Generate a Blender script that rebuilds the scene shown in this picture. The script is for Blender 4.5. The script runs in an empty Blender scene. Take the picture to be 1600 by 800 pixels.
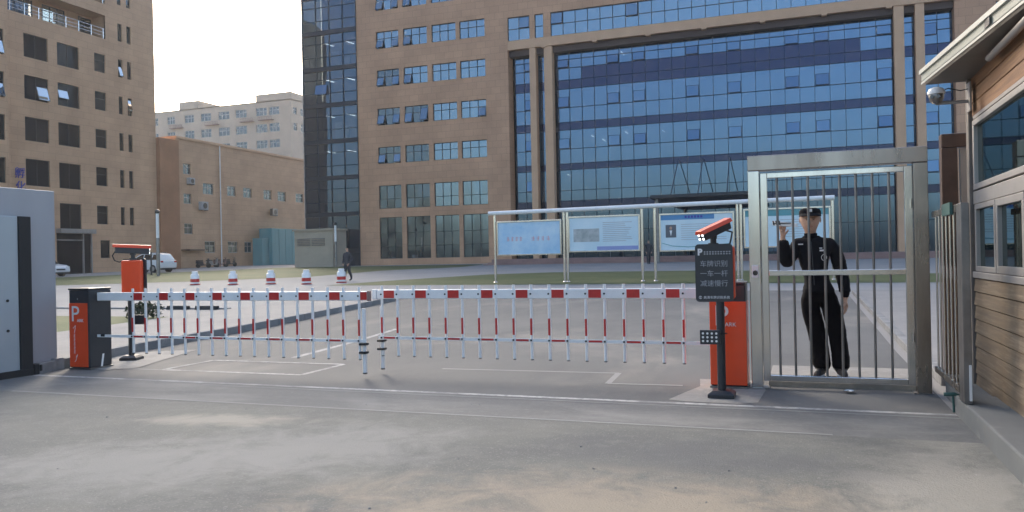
import bpy, bmesh, math, random
from mathutils import Vector, Matrix
random.seed(7)
S = bpy.context.scene
C = S.collection
R = math.radians

# ------------------------------------------------------------------ camera, sky, sun, exposure
cam_d = bpy.data.cameras.new('camera'); cam = bpy.data.objects.new('camera', cam_d); C.objects.link(cam)
cam_d.sensor_fit = 'HORIZONTAL'; cam_d.sensor_width = 36.0; cam_d.lens = 36.0*1240/1600
cam_d.clip_start = .05; cam_d.clip_end = 3000
yaw, roll = R(20), .02
fwd = Vector((-math.sin(yaw), math.cos(yaw), 0)); rgt = Vector((math.cos(yaw), math.sin(yaw), 0)); up = Vector((0, 0, 1))
up2 = (up*math.cos(roll) + rgt*math.sin(roll)); rgt2 = (rgt*math.cos(roll) - up*math.sin(roll))
pit = 2/1240.0
f2 = (fwd*math.cos(pit) + up2*math.sin(pit)); u3 = (up2*math.cos(pit) - fwd*math.sin(pit))
M = Matrix((rgt2, u3, -f2)).transposed().to_4x4(); M.translation = Vector((0, 0, 1.4))
cam.matrix_world = M
S.camera = cam

SUN_EL, SUN_AZ = 28, -38          # azimuth clockwise from +Y
w = bpy.data.worlds.new('World'); S.world = w; w.use_nodes = True
nt = w.node_tree; bg = nt.nodes['Background']
sky = nt.nodes.new('ShaderNodeTexSky'); sky.sky_type = 'NISHITA'; sky.sun_disc = False
sky.sun_elevation = R(SUN_EL); sky.sun_rotation = R(SUN_AZ)
sky.air_density = 1.0; sky.dust_density = 4.0; sky.ozone_density = 1.2
nt.links.new(sky.outputs[0], bg.inputs[0]); bg.inputs[1].default_value = .15
sl = bpy.data.lights.new('sun', 'SUN'); sl.energy = .6; sl.angle = R(13); sl.color = (1, .95, .86)
so = bpy.data.objects.new('sun', sl); C.objects.link(so)
sd = Vector((math.sin(R(SUN_AZ))*math.cos(R(SUN_EL)), math.cos(R(SUN_AZ))*math.cos(R(SUN_EL)), math.sin(R(SUN_EL))))
so.rotation_euler = sd.to_track_quat('Z', 'Y').to_euler(); so.location = sd*60
S.view_settings.view_transform = 'Standard'; S.view_settings.look = 'None'
S.view_settings.exposure = 1.52; S.view_settings.gamma = 1; S.view_settings.use_curve_mapping = False
S.render.engine = 'CYCLES'

# ------------------------------------------------------------------ helpers
WLOC = {}
def gz(y): return .0165*max(0, min(y, 75)-12)

def tag(o, label=None, cat=None, group=None, kind=None):
    if label: o['label'] = label
    if cat: o['category'] = cat
    if group: o['group'] = group
    if kind: o['kind'] = kind
    return o

def thing(name, label, cat, loc=(0, 0, 0), rz=0, group=None):
    o = bpy.data.objects.new(name, None); C.objects.link(o); o.empty_display_size = .2
    o.location = loc; o.rotation_euler = (0, 0, rz); WLOC[o.name] = Vector(loc)
    return tag(o, label, cat, group)

class MB:
    def __init__(s): s.v = []; s.f = []; s.m = []
    def add(s, vs, fs, mi=0):
        n = len(s.v); s.v += [tuple(p) for p in vs]
        for f in fs: s.f.append([n+i for i in f]); s.m.append(mi)
    def quad(s, a, b, c, d, mi=0): s.add([a, b, c, d], [(0, 1, 2, 3)], mi)
    def box(s, x0, x1, y0, y1, z0, z1, mi=0):
        s.hexa([(x0, y0, z0), (x1, y0, z0), (x1, y1, z0), (x0, y1, z0), (x0, y0, z1), (x1, y0, z1), (x1, y1, z1), (x0, y1, z1)], mi)
        return s
    def hexa(s, p, mi=0):
        s.add(p, [(0, 3, 2, 1), (4, 5, 6, 7), (0, 1, 5, 4), (1, 2, 6, 5), (2, 3, 7, 6), (3, 0, 4, 7)], mi)
    def pbox(s, P, u0, u1, v0, v1, d0, d1, mi=0):
        s.hexa([P(u0, v0, d0), P(u1, v0, d0), P(u1, v0, d1), P(u0, v0, d1), P(u0, v1, d0), P(u1, v1, d0), P(u1, v1, d1), P(u0, v1, d1)], mi)
    def prism(s, pts, P, d0, d1, mi=0):
        n = len(pts)
        s.add([P(u, v, d0) for u, v in pts] + [P(u, v, d1) for u, v in pts],
              [tuple(range(n)), tuple(range(2*n-1, n-1, -1))] + [(i, i+n, (i+1) % n+n, (i+1) % n) for i in range(n)], mi)
    def tube(s, p0, p1, r, n=12, mi=0, r2=None):
        return s.path([p0, p1], [r, r if r2 is None else r2], n, mi)
    def path(s, pts, rs, n=10, mi=0):
        pts = [Vector(p) for p in pts]
        if not isinstance(rs, (list, tuple)): rs = [rs]*len(pts)
        rings = []; a = None
        for i, p in enumerate(pts):
            t = (pts[min(i+1, len(pts)-1)]-pts[max(i-1, 0)]).normalized()
            if a is None: a = t.orthogonal().normalized()
            a = (a-t*a.dot(t)).normalized(); b = t.cross(a)
            rings.append([p+(a*math.cos(2*math.pi*k/n)+b*math.sin(2*math.pi*k/n))*rs[i] for k in range(n)])
        vs = [q for r in rings for q in r]; fs = []
        for i in range(len(rings)-1):
            for k in range(n): fs.append((i*n+k, i*n+(k+1) % n, (i+1)*n+(k+1) % n, (i+1)*n+k))
        fs.append(tuple(range(n-1, -1, -1))); fs.append(tuple((len(rings)-1)*n+k for k in range(n)))
        s.add(vs, fs, mi); return s
    def lathe(s, prof, c, n=20, mi=0):
        vs = []; fs = []
        for r, z in prof:
            for k in range(n): vs.append((c[0]+r*math.cos(2*math.pi*k/n), c[1]+r*math.sin(2*math.pi*k/n), c[2]+z))
        for i in range(len(prof)-1):
            for k in range(n): fs.append((i*n+k, i*n+(k+1) % n, (i+1)*n+(k+1) % n, (i+1)*n+k))
        fs.append(tuple(range(n-1, -1, -1))); fs.append(tuple((len(prof)-1)*n+k for k in range(n)))
        s.add(vs, fs, mi); return s
    def build(s, name, mats, parent=None, at=None, bevel=0, smooth=False, recalc=True, local=False, seg=2):
        base = Vector((0, 0, 0))
        if parent is not None and not local: base = WLOC[parent.name]
        if at is not None: base = Vector(at)
        me = bpy.data.meshes.new(name)
        me.from_pydata([tuple(Vector(p)-base) if not local else tuple(p) for p in s.v], [], s.f)
        if not isinstance(mats, (list, tuple)): mats = [mats]
        for m in mats: me.materials.append(m)
        me.polygons.foreach_set('material_index', s.m)
        if recalc:
            bm = bmesh.new(); bm.from_mesh(me); bmesh.ops.recalc_face_normals(bm, faces=bm.faces); bm.to_mesh(me); bm.free()
        if smooth:
            me.polygons.foreach_set('use_smooth', [True]*len(me.polygons)); me.set_sharp_from_angle(angle=R(38))
        o = bpy.data.objects.new(name, me); C.objects.link(o)
        if parent is not None: o.parent = parent; WLOC[o.name] = base
        else: o.location = base; WLOC[o.name] = base
        if bevel:
            b = o.modifiers.new('bevel', 'BEVEL'); b.width = bevel; b.segments = seg; b.limit_method = 'ANGLE'; b.angle_limit = R(40)
        return o

def text(name, body, size, pos, rot, mat, parent, ext=.001, align='LEFT', sx=1, local=False, bold=0):
    cu = bpy.data.curves.new('t', 'FONT'); cu.body = body; cu.size = size; cu.extrude = ext; cu.align_x = align; cu.offset = bold
    cu.resolution_u = 4
    o = bpy.data.objects.new('t', cu); C.objects.link(o)
    dg = bpy.context.evaluated_depsgraph_get()
    me = bpy.data.meshes.new_from_object(o.evaluated_get(dg))
    bpy.data.objects.remove(o); bpy.data.curves.remove(cu)
    me.materials.clear(); me.materials.append(mat)
    ob = bpy.data.objects.new(name, me); C.objects.link(ob)
    ob.parent = parent; ob.location = Vector(pos) - (WLOC[parent.name] if not local else Vector()); ob.rotation_euler = rot; ob.scale = (sx, 1, 1)
    WLOC[ob.name] = Vector(pos)
    return ob

def copy_tree(o, parent=None):
    c = o.copy(); C.objects.link(c)
    if parent is not None: c.parent = parent
    for ch in list(o.children): copy_tree(ch, c)
    return c

def PY(y): return lambda u, v, d: (u, y+d, v)            # plane facing -Y; d goes into the wall
def PX(x): return lambda u, v, d: (x-d, u, v)            # plane facing +X

def holed(mb, P, u0, u1, v0, v1, holes, depth, mi=0, mr=0):
    us = sorted({u0, u1, *[h[0] for h in holes], *[h[1] for h in holes]}); vs = sorted({v0, v1, *[h[2] for h in holes], *[h[3] for h in holes]})
    us = [u for u in us if u0 <= u <= u1]; vs = [v for v in vs if v0 <= v <= v1]
    for a, b in zip(us, us[1:]):
        for c, d in zip(vs, vs[1:]):
            um, vm = (a+b)/2, (c+d)/2
            if any(h[0] < um < h[1] and h[2] < vm < h[3] for h in holes): continue
            mb.quad(P(a, c, 0), P(b, c, 0), P(b, d, 0), P(a, d, 0), mi)
    for a, b, c, d in holes:
        mb.quad(P(a, c, 0), P(b, c, 0), P(b, c, depth), P(a, c, depth), mr)
        mb.quad(P(a, d, 0), P(a, d, depth), P(b, d, depth), P(b, d, 0), mr)
        mb.quad(P(a, c, 0), P(a, c, depth), P(a, d, depth), P(a, d, 0), mr)
        mb.quad(P(b, c, 0), P(b, d, 0), P(b, d, depth), P(b, c, depth), mr)

# ------------------------------------------------------------------ materials
def mat(name, col, rough=.6, metal=0, var=0, vscale=4, col2=None, bump=0, bscale=60, spec=.5, streak=None, coat=0, alpha=None):
    m = bpy.data.materials.new(name); m.use_nodes = True; n = m.node_tree.nodes; l = m.node_tree.links
    b = n['Principled BSDF']; b.inputs['Base Color'].default_value = (*col, 1); b.inputs['Roughness'].default_value = rough
    b.inputs['Metallic'].default_value = metal; b.inputs['Specular IOR Level'].default_value = spec; b.inputs['Coat Weight'].default_value = coat
    if var or bump:
        tc = n.new('ShaderNodeTexCoord')
        src = tc.outputs['Object']
        if streak:
            mp = n.new('ShaderNodeMapping'); mp.inputs['Scale'].default_value = streak; l.new(src, mp.inputs[0]); src = mp.outputs[0]
    if var:
        no = n.new('ShaderNodeTexNoise'); no.inputs['Scale'].default_value = vscale; no.inputs['Detail'].default_value = 6; no.inputs['Roughness'].default_value = .62
        l.new(src, no.inputs['Vector'])
        mx = n.new('ShaderNodeMix'); mx.data_type = 'RGBA'
        c2 = col2 or tuple(c*(1-var) for c in col)
        mx.inputs[6].default_value = (*col, 1); mx.inputs[7].default_value = (*c2, 1)
        rp = n.new('ShaderNodeMapRange'); rp.inputs[1].default_value = .35; rp.inputs[2].default_value = .68; l.new(no.outputs[0], rp.inputs[0])
        l.new(rp.outputs[0], mx.inputs[0]); l.new(mx.outputs[2], b.inputs['Base Color'])
        rr = n.new('ShaderNodeMapRange'); rr.inputs[3].default_value = max(.02, rough-.08); rr.inputs[4].default_value = min(1, rough+.1); l.new(no.outputs[0], rr.inputs[0]); l.new(rr.outputs[0], b.inputs['Roughness'])
    if bump:
        nb = n.new('ShaderNodeTexNoise'); nb.inputs['Scale'].default_value = bscale; nb.inputs['Detail'].default_value = 4; l.new(src, nb.inputs['Vector'])
        bp = n.new('ShaderNodeBump'); bp.inputs['Strength'].default_value = bump; bp.inputs['Distance'].default_value = .01; l.new(nb.outputs[0], bp.inputs['Height']); l.new(bp.outputs[0], b.inputs['Normal'])
    return m

def layered(name, base, layers, rough=.9, bump=.25, bscale=90, spec=.3, blobs=()):
    """base colour plus noise-masked stains: layers = (colour, scale, detail, lo, hi, mapping scale, opacity)"""
    m = bpy.data.materials.new(name); m.use_nodes = True; n = m.node_tree.nodes; l = m.node_tree.links
    b = n['Principled BSDF']; b.inputs['Roughness'].default_value = rough; b.inputs['Specular IOR Level'].default_value = spec
    tc = n.new('ShaderNodeTexCoord'); cur = None
    for i, (c, sc, det, lo, hi, ms, op) in enumerate(layers):
        mp = n.new('ShaderNodeMapping'); mp.inputs['Scale'].default_value = ms; mp.inputs['Location'].default_value = (i*7.3, i*3.1, 0); l.new(tc.outputs['Object'], mp.inputs[0])
        no = n.new('ShaderNodeTexNoise'); no.inputs['Scale'].default_value = sc; no.inputs['Detail'].default_value = det; no.inputs['Roughness'].default_value = .6; no.inputs['Distortion'].default_value = .4
        l.new(mp.outputs[0], no.inputs['Vector'])
        rp = n.new('ShaderNodeMapRange'); rp.inputs[1].default_value = lo; rp.inputs[2].default_value = hi; rp.inputs[4].default_value = op; l.new(no.outputs[0], rp.inputs[0])
        mx = n.new('ShaderNodeMix'); mx.data_type = 'RGBA'; mx.inputs[7].default_value = (*c, 1)
        if cur is None: mx.inputs[6].default_value = (*base, 1)
        else: l.new(cur, mx.inputs[6])
        l.new(rp.outputs[0], mx.inputs[0]); cur = mx.outputs[2]
    for i, (c, cx, cy, rx, ry, rot, op) in enumerate(blobs):        # dust drifts and stains with a place and an outline of their own
        mp = n.new('ShaderNodeMapping'); mp.vector_type = 'TEXTURE'; mp.inputs['Location'].default_value = (cx, cy, 0); mp.inputs['Rotation'].default_value = (0, 0, rot); mp.inputs['Scale'].default_value = (rx, ry, 1)
        no = n.new('ShaderNodeTexNoise'); no.inputs['Scale'].default_value = 2.2; no.inputs['Detail'].default_value = 13; no.inputs['Roughness'].default_value = .72; no.inputs['Distortion'].default_value = .5
        l.new(tc.outputs['Object'], mp.inputs[0]); l.new(tc.outputs['Object'], no.inputs['Vector'])
        gr = n.new('ShaderNodeTexGradient'); gr.gradient_type = 'SPHERICAL'; l.new(mp.outputs[0], gr.inputs[0])
        ad = n.new('ShaderNodeMath'); ad.operation = 'MULTIPLY_ADD'; ad.inputs[1].default_value = 2.2; l.new(no.outputs[0], ad.inputs[0]); l.new(gr.outputs['Fac'], ad.inputs[2])
        rp = n.new('ShaderNodeMapRange'); rp.inputs[1].default_value = 1.2; rp.inputs[2].default_value = 1.85; rp.inputs[4].default_value = op; l.new(ad.outputs[0], rp.inputs[0])
        lim = n.new('ShaderNodeMath'); lim.operation = 'MULTIPLY'; st = n.new('ShaderNodeMapRange'); st.inputs[2].default_value = .25; l.new(gr.outputs['Fac'], st.inputs[0]); l.new(st.outputs[0], lim.inputs[0]); l.new(rp.outputs[0], lim.inputs[1])
        mx = n.new('ShaderNodeMix'); mx.data_type = 'RGBA'; mx.inputs[7].default_value = (*c, 1); l.new(cur, mx.inputs[6]); l.new(lim.outputs[0], mx.inputs[0]); cur = mx.outputs[2]
    l.new(cur, b.inputs['Base Color'])
    nb = n.new('ShaderNodeTexNoise'); nb.inputs['Scale'].default_value = bscale; nb.inputs['Detail'].default_value = 5; l.new(tc.outputs['Object'], nb.inputs['Vector'])
    bp = n.new('ShaderNodeBump'); bp.inputs['Strength'].default_value = bump; bp.inputs['Distance'].default_value = .008; l.new(nb.outputs[0], bp.inputs['Height']); l.new(bp.outputs[0], b.inputs['Normal'])
    return m

def tiled(name, col, bw, bh, axes, joint=.72, var=.09, rough=.55, ms=.016, stain=.26):
    """stone or tile cladding: faint joints and per-tile tint; axes picks which two object coordinates run along the wall"""
    m = bpy.data.materials.new(name); m.use_nodes = True; n = m.node_tree.nodes; l = m.node_tree.links
    b = n['Principled BSDF']; b.inputs['Roughness'].default_value = rough; b.inputs['Specular IOR Level'].default_value = .35
    tc = n.new('ShaderNodeTexCoord'); sp = n.new('ShaderNodeSeparateXYZ'); l.new(tc.outputs['Object'], sp.inputs[0])
    cb = n.new('ShaderNodeCombineXYZ'); l.new(sp.outputs[axes[0]], cb.inputs[0]); l.new(sp.outputs[axes[1]], cb.inputs[1])
    br = n.new('ShaderNodeTexBrick'); l.new(cb.outputs[0], br.inputs['Vector']); br.offset = .5
    br.inputs['Scale'].default_value = 1; br.inputs['Brick Width'].default_value = bw; br.inputs['Row Height'].default_value = bh; br.inputs['Mortar Size'].default_value = ms; br.inputs['Mortar Smooth'].default_value = .3
    br.inputs['Color1'].default_value = (*col, 1); br.inputs['Color2'].default_value = (*[c*(1-var) for c in col], 1); br.inputs['Mortar'].default_value = (*[c*joint for c in col], 1)
    no = n.new('ShaderNodeTexNoise'); no.inputs['Scale'].default_value = .35; no.inputs['Detail'].default_value = 7; l.new(tc.outputs['Object'], no.inputs['Vector'])
    rp = n.new('ShaderNodeMapRange'); rp.inputs[1].default_value = .3; rp.inputs[2].default_value = .75; rp.inputs[3].default_value = 1; rp.inputs[4].default_value = 1-stain; l.new(no.outputs[0], rp.inputs[0])
    mx = n.new('ShaderNodeMix'); mx.data_type = 'RGBA'; mx.blend_type = 'MULTIPLY'; mx.inputs[0].default_value = 1
    l.new(br.outputs['Color'], mx.inputs[6]); l.new(rp.outputs[0], mx.inputs[7]); l.new(mx.outputs[2], b.inputs['Base Color'])
    return m

def glass(name, tint, see, dark=(.012, .018, .026), refl=.55, wob=.0, cell=None, axes=(0, 2)):
    """window glass: a tinted mirror coat over dark glass, partly see-through"""
    m = bpy.data.materials.new(name); m.use_nodes = True; n = m.node_tree.nodes; l = m.node_tree.links
    n.remove(n['Principled BSDF']); out = n['Material Output']
    gl = n.new('ShaderNodeBsdfGlossy'); gl.inputs['Color'].default_value = (*tint, 1); gl.inputs['Roughness'].default_value = .02
    df = n.new('ShaderNodeBsdfDiffuse'); df.inputs['Color'].default_value = (*dark, 1)
    tr = n.new('ShaderNodeBsdfTransparent'); tr.inputs['Color'].default_value = (.45, .55, .62, 1)
    m1 = n.new('ShaderNodeMixShader'); m1.inputs[0].default_value = see; l.new(df.outputs[0], m1.inputs[1]); l.new(tr.outputs[0], m1.inputs[2])
    lw = n.new('ShaderNodeLayerWeight'); lw.inputs['Blend'].default_value = .25
    rp = n.new('ShaderNodeMapRange'); rp.inputs[3].default_value = refl; rp.inputs[4].default_value = 1.0; l.new(lw.outputs['Fresnel'], rp.inputs[0])
    m2 = n.new('ShaderNodeMixShader'); l.new(rp.outputs[0], m2.inputs[0]); l.new(m1.outputs[0], m2.inputs[1]); l.new(gl.outputs[0], m2.inputs[2]); l.new(m2.outputs[0], out.inputs[0])
    tc = n.new('ShaderNodeTexCoord')
    if cell:
        sp = n.new('ShaderNodeSeparateXYZ'); l.new(tc.outputs['Object'], sp.inputs[0])
        cb = n.new('ShaderNodeCombineXYZ')
        for k, (ax, c) in enumerate(zip(axes, cell)):
            d = n.new('ShaderNodeMath'); d.operation = 'DIVIDE'; d.inputs[1].default_value = c; l.new(sp.outputs[ax], d.inputs[0])
            fl = n.new('ShaderNodeMath'); fl.operation = 'FLOOR'; l.new(d.outputs[0], fl.inputs[0]); l.new(fl.outputs[0], cb.inputs[k])
        wn = n.new('ShaderNodeTexWhiteNoise'); wn.noise_dimensions = '2D'; l.new(cb.outputs[0], wn.inputs['Vector'])
        # each pane sits at a slightly different tilt and tint
        g = n.new('ShaderNodeNewGeometry'); sb = n.new('ShaderNodeVectorMath'); sb.operation = 'SUBTRACT'; sb.inputs[1].default_value = (.5, .5, .5); l.new(wn.outputs['Color'], sb.inputs[0])
        sc = n.new('ShaderNodeVectorMath'); sc.operation = 'SCALE'; sc.inputs['Scale'].default_value = wob; l.new(sb.outputs[0], sc.inputs[0])
        ad = n.new('ShaderNodeVectorMath'); l.new(g.outputs['Normal'], ad.inputs[0]); l.new(sc.outputs[0], ad.inputs[1])
        nm = n.new('ShaderNodeVectorMath'); nm.operation = 'NORMALIZE'; l.new(ad.outputs[0], nm.inputs[0]); l.new(nm.outputs[0], gl.inputs['Normal'])
        mx = n.new('ShaderNodeMix'); mx.data_type = 'RGBA'; mx.inputs[6].default_value = (*tint, 1); mx.inputs[7].default_value = (*[t*.94 for t in tint], 1); l.new(wn.outputs['Value'], mx.inputs[0]); l.new(mx.outputs[2], gl.inputs['Color'])
    return m

def emit(name, col, st):
    m = bpy.data.materials.new(name); m.use_nodes = True; b = m.node_tree.nodes['Principled BSDF']
    b.inputs['Base Color'].default_value = (*col, 1); b.inputs['Emission Color'].default_value = (*col, 1); b.inputs['Emission Strength'].default_value = st
    return m

one = (1, 1, 1)
K = {}
K['forecourt'] = layered('forecourt_concrete', (.142, .145, .132), [
    ((.098, .102, .102), .5, 10, .40, .66, (1, 1.4, 1), .8), ((.18, .178, .155), .8, 11, .50, .70, (1, 1.4, 1), .6),
    ((.225, .222, .21), 6, 9, .5, .74, one, .35), ((.09, .09, .09), 30, 6, .58, .74, one, .4), ((.30, .295, .28), 60, 4, .57, .70, one, .55)], bump=.7,
    blobs=[((.29, .25, .195), -.95, 4.1, 2.4, 1.3, .15, .9), ((.33, .315, .28), .8, 5.0, .8, 2.0, -.1, .6), ((.24, .238, .222), -3.5, 5.1, 1.5, 1.2, .5, .75), ((.23, .228, .213), -4.4, 4.3, 1.8, 1.0, .2, .8), ((.32, .30, .25), -4.9, 5.75, 1.1, .35, .15, .7), ((.10, .105, .11), -.6, 5.6, 1.6, .7, 0, .55)])
K['road'] = layered('road_asphalt', (.122, .124, .122), [
    ((.175, .172, .165), .35, 8, .45, .72, (1, .6, 1), .8), ((.085, .087, .092), .8, 6, .5, .75, (1.4, .5, 1), .6), ((.26, .24, .21), .45, 10, .54, .72, (1, .5, 1), .7), ((.2, .2, .195), 26, 5, .55, .78, one, .35)], bump=.35, bscale=140)
K['strip'] = layered('track_strip_concrete', (.135, .137, .133), [((.23, .225, .21), .9, 8, .45, .7, (1, 2.2, 1), .8), ((.13, .13, .13), 2.2, 7, .55, .75, one, .5), ((.25, .25, .245), 22, 5, .5, .8, one, .4)])
K['plaza'] = layered('plaza_paving', (.24, .24, .238), [((.31, .30, .285), .15, 7, .4, .7, one, .8), ((.29, .29, .295), .6, 6, .5, .75, one, .6)], bump=.1)
K['sidewalk'] = layered('sidewalk_paving', (.22, .215, .21), [((.29, .275, .26), .5, 7, .4, .7, one, .8), ((.2, .195, .19), 1.5, 6, .55, .75, one, .6), ((.33, .33, .32), 14, 4, .5, .8, one, .4)])
K['kerb'] = layered('kerb_stone', (.22, .22, .22), [((.13, .13, .135), 1.3, 6, .45, .7, one, .7), ((.42, .415, .40), 3, 6, .55, .8, one, .6)])
K['apron'] = layered('pale_concrete', (.27, .26, .24), [((.19, .185, .175), .9, 7, .45, .75, one, .8), ((.5, .49, .46), 12, 4, .5, .8, one, .3)])
K['lawn'] = layered('winter_lawn', (.075, .10, .038), [((.13, .135, .06), .25, 8, .4, .68, one, .85), ((.07, .09, .035), 1.3, 7, .5, .75, one, .7), ((.2, .19, .1), 9, 5, .55, .8, one, .5)], bump=.8, bscale=14)
K['paint'] = layered('worn_road_paint', (.50, .49, .465), [((.22, .22, .215), 2.2, 9, .40, .60, one, .9), ((.2, .2, .2), 14, 7, .46, .66, one, .85)])
K['paintold'] = layered('faded_road_paint', (.27, .27, .255), [((.24, .24, .235), 1.1, 9, .38, .6, one, 1), ((.24, .24, .23), 10, 7, .46, .66, one, .9)])
K['tileY'] = tiled('brown_tile_front', (.60, .345, .21), .9, .6, (0, 2))
K['tileX'] = tiled('brown_tile_side', (.60, .37, .225), 1.2, .6, (1, 2))
K['tileP'] = tiled('pale_tile_side', (.58, .365, .225), 1.2, .6, (1, 2))
K['orange_band'] = mat('orange_band', (.36, .17, .085), .8, var=.25, vscale=.6)
K['back'] = mat('pale_render', (.52, .42, .33), .85, var=.15, vscale=.4)
K['beam'] = mat('brown_panel', (.59, .36, .215), .5, var=.12, vscale=.7)
K['soffit'] = mat('painted_shade_brown', (.07, .045, .04), .6)  # shadow under the great beam put into the soffit colour
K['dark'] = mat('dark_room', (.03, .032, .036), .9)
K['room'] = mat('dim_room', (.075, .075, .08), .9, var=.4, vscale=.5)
K['gcurt'] = glass('blue_curtain_glass', (.145, .24, .365), .15, refl=.62, wob=.004, cell=(1.1125, 3.6))
K['gspan'] = glass('dark_spandrel_glass', (.07, .09, .165), .0, dark=(.012, .014, .03), refl=.40)
K['gtower'] = glass('tower_glass', (.22, .32, .44), .12, dark=(.012, .02, .035), refl=.26, wob=.004, cell=(1.49, 3.55))
K['gwin'] = glass('blue_window_glass', (.26, .375, .48), .1, refl=.62, wob=.012, cell=(.8, 1.2))
K['gdim'] = glass('dim_window_glass', (.36, .47, .56), .1, refl=.24, wob=.03, cell=(.8, 1.2))
K['gdark'] = glass('dark_window_glass', (.2, .27, .36), .0, dark=(.006, .009, .014), refl=.05, wob=.012, cell=(1.2, 1.7), axes=(1, 2))
K['gsky'] = glass('bright_window_glass', (.75, .85, .9), .1, refl=.7, wob=.02, cell=(1.1, 1.1), axes=(1, 2))
K['frame'] = mat('dark_aluminium', (.035, .04, .045), .4, metal=.4)
K['mull'] = mat('mullion', (.02, .03, .045), .35, metal=.5)
K['steel'] = mat('stainless_steel', (.72, .72, .705), .15, metal=1, var=.22, vscale=3, streak=(1, 1, .12), bump=.03, bscale=120)
K['steelb'] = mat('stainless_painted_reflection', (.42, .38, .345), .26, metal=1, var=.45, vscale=1.6, col2=(.2, .165, .14), streak=(1, 1, .2))  # brown reflections of the surroundings painted into the steel colour
K['steeld'] = mat('stainless_dull', (.25, .245, .245), .36, metal=.9, var=.3, vscale=4)
K['white'] = mat('white_paint', (.78, .78, .77), .35, var=.1, vscale=5, coat=.2)
K['red'] = mat('red_reflective', (.50, .018, .015), .35, var=.15, vscale=20)
K['orange'] = mat('orange_enamel', (.80, .068, .010), .34, var=.12, vscale=3, coat=.3)
K['black'] = mat('black_enamel', (.022, .026, .034), .38, var=.25, vscale=6, coat=.15)
K['rubber'] = mat('black_rubber', (.02, .02, .02), .8)
K['greyp'] = mat('grey_white_panel', (.385, .38, .39), .55, var=.12, vscale=1.2, streak=(1, 1, .3))
K['greyd'] = mat('grey_metal_door', (.36, .40, .43), .35, metal=.3, var=.1, vscale=1)
K['wood'] = layered('weathered_timber', (.18, .135, .09), [((.115, .088, .065), 2.2, 9, .42, .7, (1, .5, 7), .9), ((.30, .25, .185), 5, 8, .5, .75, (1, .35, 9), .7), ((.09, .08, .06), 1.1, 6, .58, .75, one, .7)], rough=.75, bump=.4, bscale=40)
K['woodw'] = layered('warm_timber', (.24, .125, .065), [((.13, .065, .035), 2.2, 9, .42, .7, (1, .4, 7), .9), ((.42, .24, .11), 5, 8, .5, .75, (1, .35, 9), .6)], rough=.6, bump=.3, bscale=40)
K['alu'] = mat('dull_aluminium', (.40, .38, .37), .4, metal=.6, var=.15, vscale=3)
K['fascia'] = mat('fascia_metal', (.36, .38, .335), .4, var=.2, vscale=2.2, coat=.1)
K['fasciat'] = mat('pale_trim', (.50, .50, .45), .4)
K['soff'] = mat('soffit_board', (.15, .13, .11), .6, var=.2, vscale=2)
K['plinth'] = layered('plinth_render', (.145, .155, .155), [((.125, .13, .135), 1.5, 7, .42, .7, one, .8), ((.27, .265, .245), 3.5, 7, .55, .8, one, .6), ((.15, .14, .12), 6, 6, .62, .8, one, .6)])
K['teal'] = mat('teal_sheet_metal', (.10, .32, .36), .45, var=.15, vscale=1, streak=(1, 4, .3))
K['beige'] = mat('beige_render', (.42, .36, .28), .8, var=.1, vscale=1)
K['carw'] = mat('white_car_paint', (.72, .73, .74), .25, coat=.6)
K['carg'] = glass('car_glass', (.5, .55, .6), 0, dark=(.01, .012, .014), refl=.2)
K['tyre'] = mat('tyre', (.018, .018, .018), .85)
K['lampw'] = mat('lamp_lens', (.8, .8, .78), .15, coat=.5)
K['lampr'] = mat('tail_lens', (.4, .01, .01), .2, coat=.5)
K['skin'] = mat('skin', (.50, .30, .21), .5, var=.12, vscale=20)
K['cloth'] = mat('black_uniform', (.010, .011, .015), .95, spec=.12, var=.3, vscale=14, bump=.25, bscale=45)
K['trouser'] = mat('black_trousers', (.006, .006, .008), .95, spec=.1, var=.3, vscale=10, bump=.25, bscale=30)
K['clothg'] = mat('dark_grey_coat', (.03, .035, .045), .85, var=.3, vscale=10)
K['hair'] = mat('black_hair', (.012, .010, .009), .6)
K['shoe'] = mat('dark_shoe', (.02, .02, .022), .6)
K['wpatch'] = mat('white_patch', (.75, .75, .75), .6)
K['wtext'] = mat('white_lettering', (.72, .72, .72), .5)
K['gtext'] = mat('grey_lettering', (.33, .34, .36), .5)
K['btext'] = mat('blue_lettering', (.03, .04, .30), .4)
K['led'] = emit('camera_led', (.9, .95, 1), 1.2)
K['tube'] = emit('ceiling_tube', (1, .98, .92), 9)
K['daylight_panel'] = mat('white_daylight', (.75, .74, .70), .8)
K['skyprint'] = mat('sky_blue_print', (.30, .52, .72), .35, var=.3, vscale=1.2, col2=(.55, .70, .80), coat=.3)
K['paleprint'] = mat('pale_blue_print', (.50, .66, .74), .35, var=.2, vscale=.9, col2=(.62, .74, .79), coat=.3)
K['blueprint'] = mat('deep_blue_print', (.05, .22, .45), .35, coat=.3)
K['purple'] = mat('violet_print', (.25, .30, .55), .35)
K['photo'] = mat('photo_print', (.26, .30, .30), .4, var=.6, vscale=3, col2=(.50, .52, .52))
K['photodark'] = mat('dark_photo_print', (.10, .11, .13), .4)
K['pinktext'] = mat('pink_lettering', (.62, .33, .36), .5)
K['postb'] = mat('grey_brown_post', (.17, .15, .135), .5, metal=.2, var=.25, vscale=4)
K['brownf'] = mat('brown_frame', (.12, .075, .06), .4, metal=.5, var=.4, vscale=3)
K['green'] = mat('teal_green_paint', (.035, .10, .09), .5)
K['granite'] = mat('red_granite', (.28, .17, .15), .5, var=.3, vscale=.6)
K['leaf'] = mat('dark_leaves', (.035, .05, .02), .8, var=.5, vscale=8)
K['lens'] = mat('black_lens', (.01, .01, .012), .08, coat=1)

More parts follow.
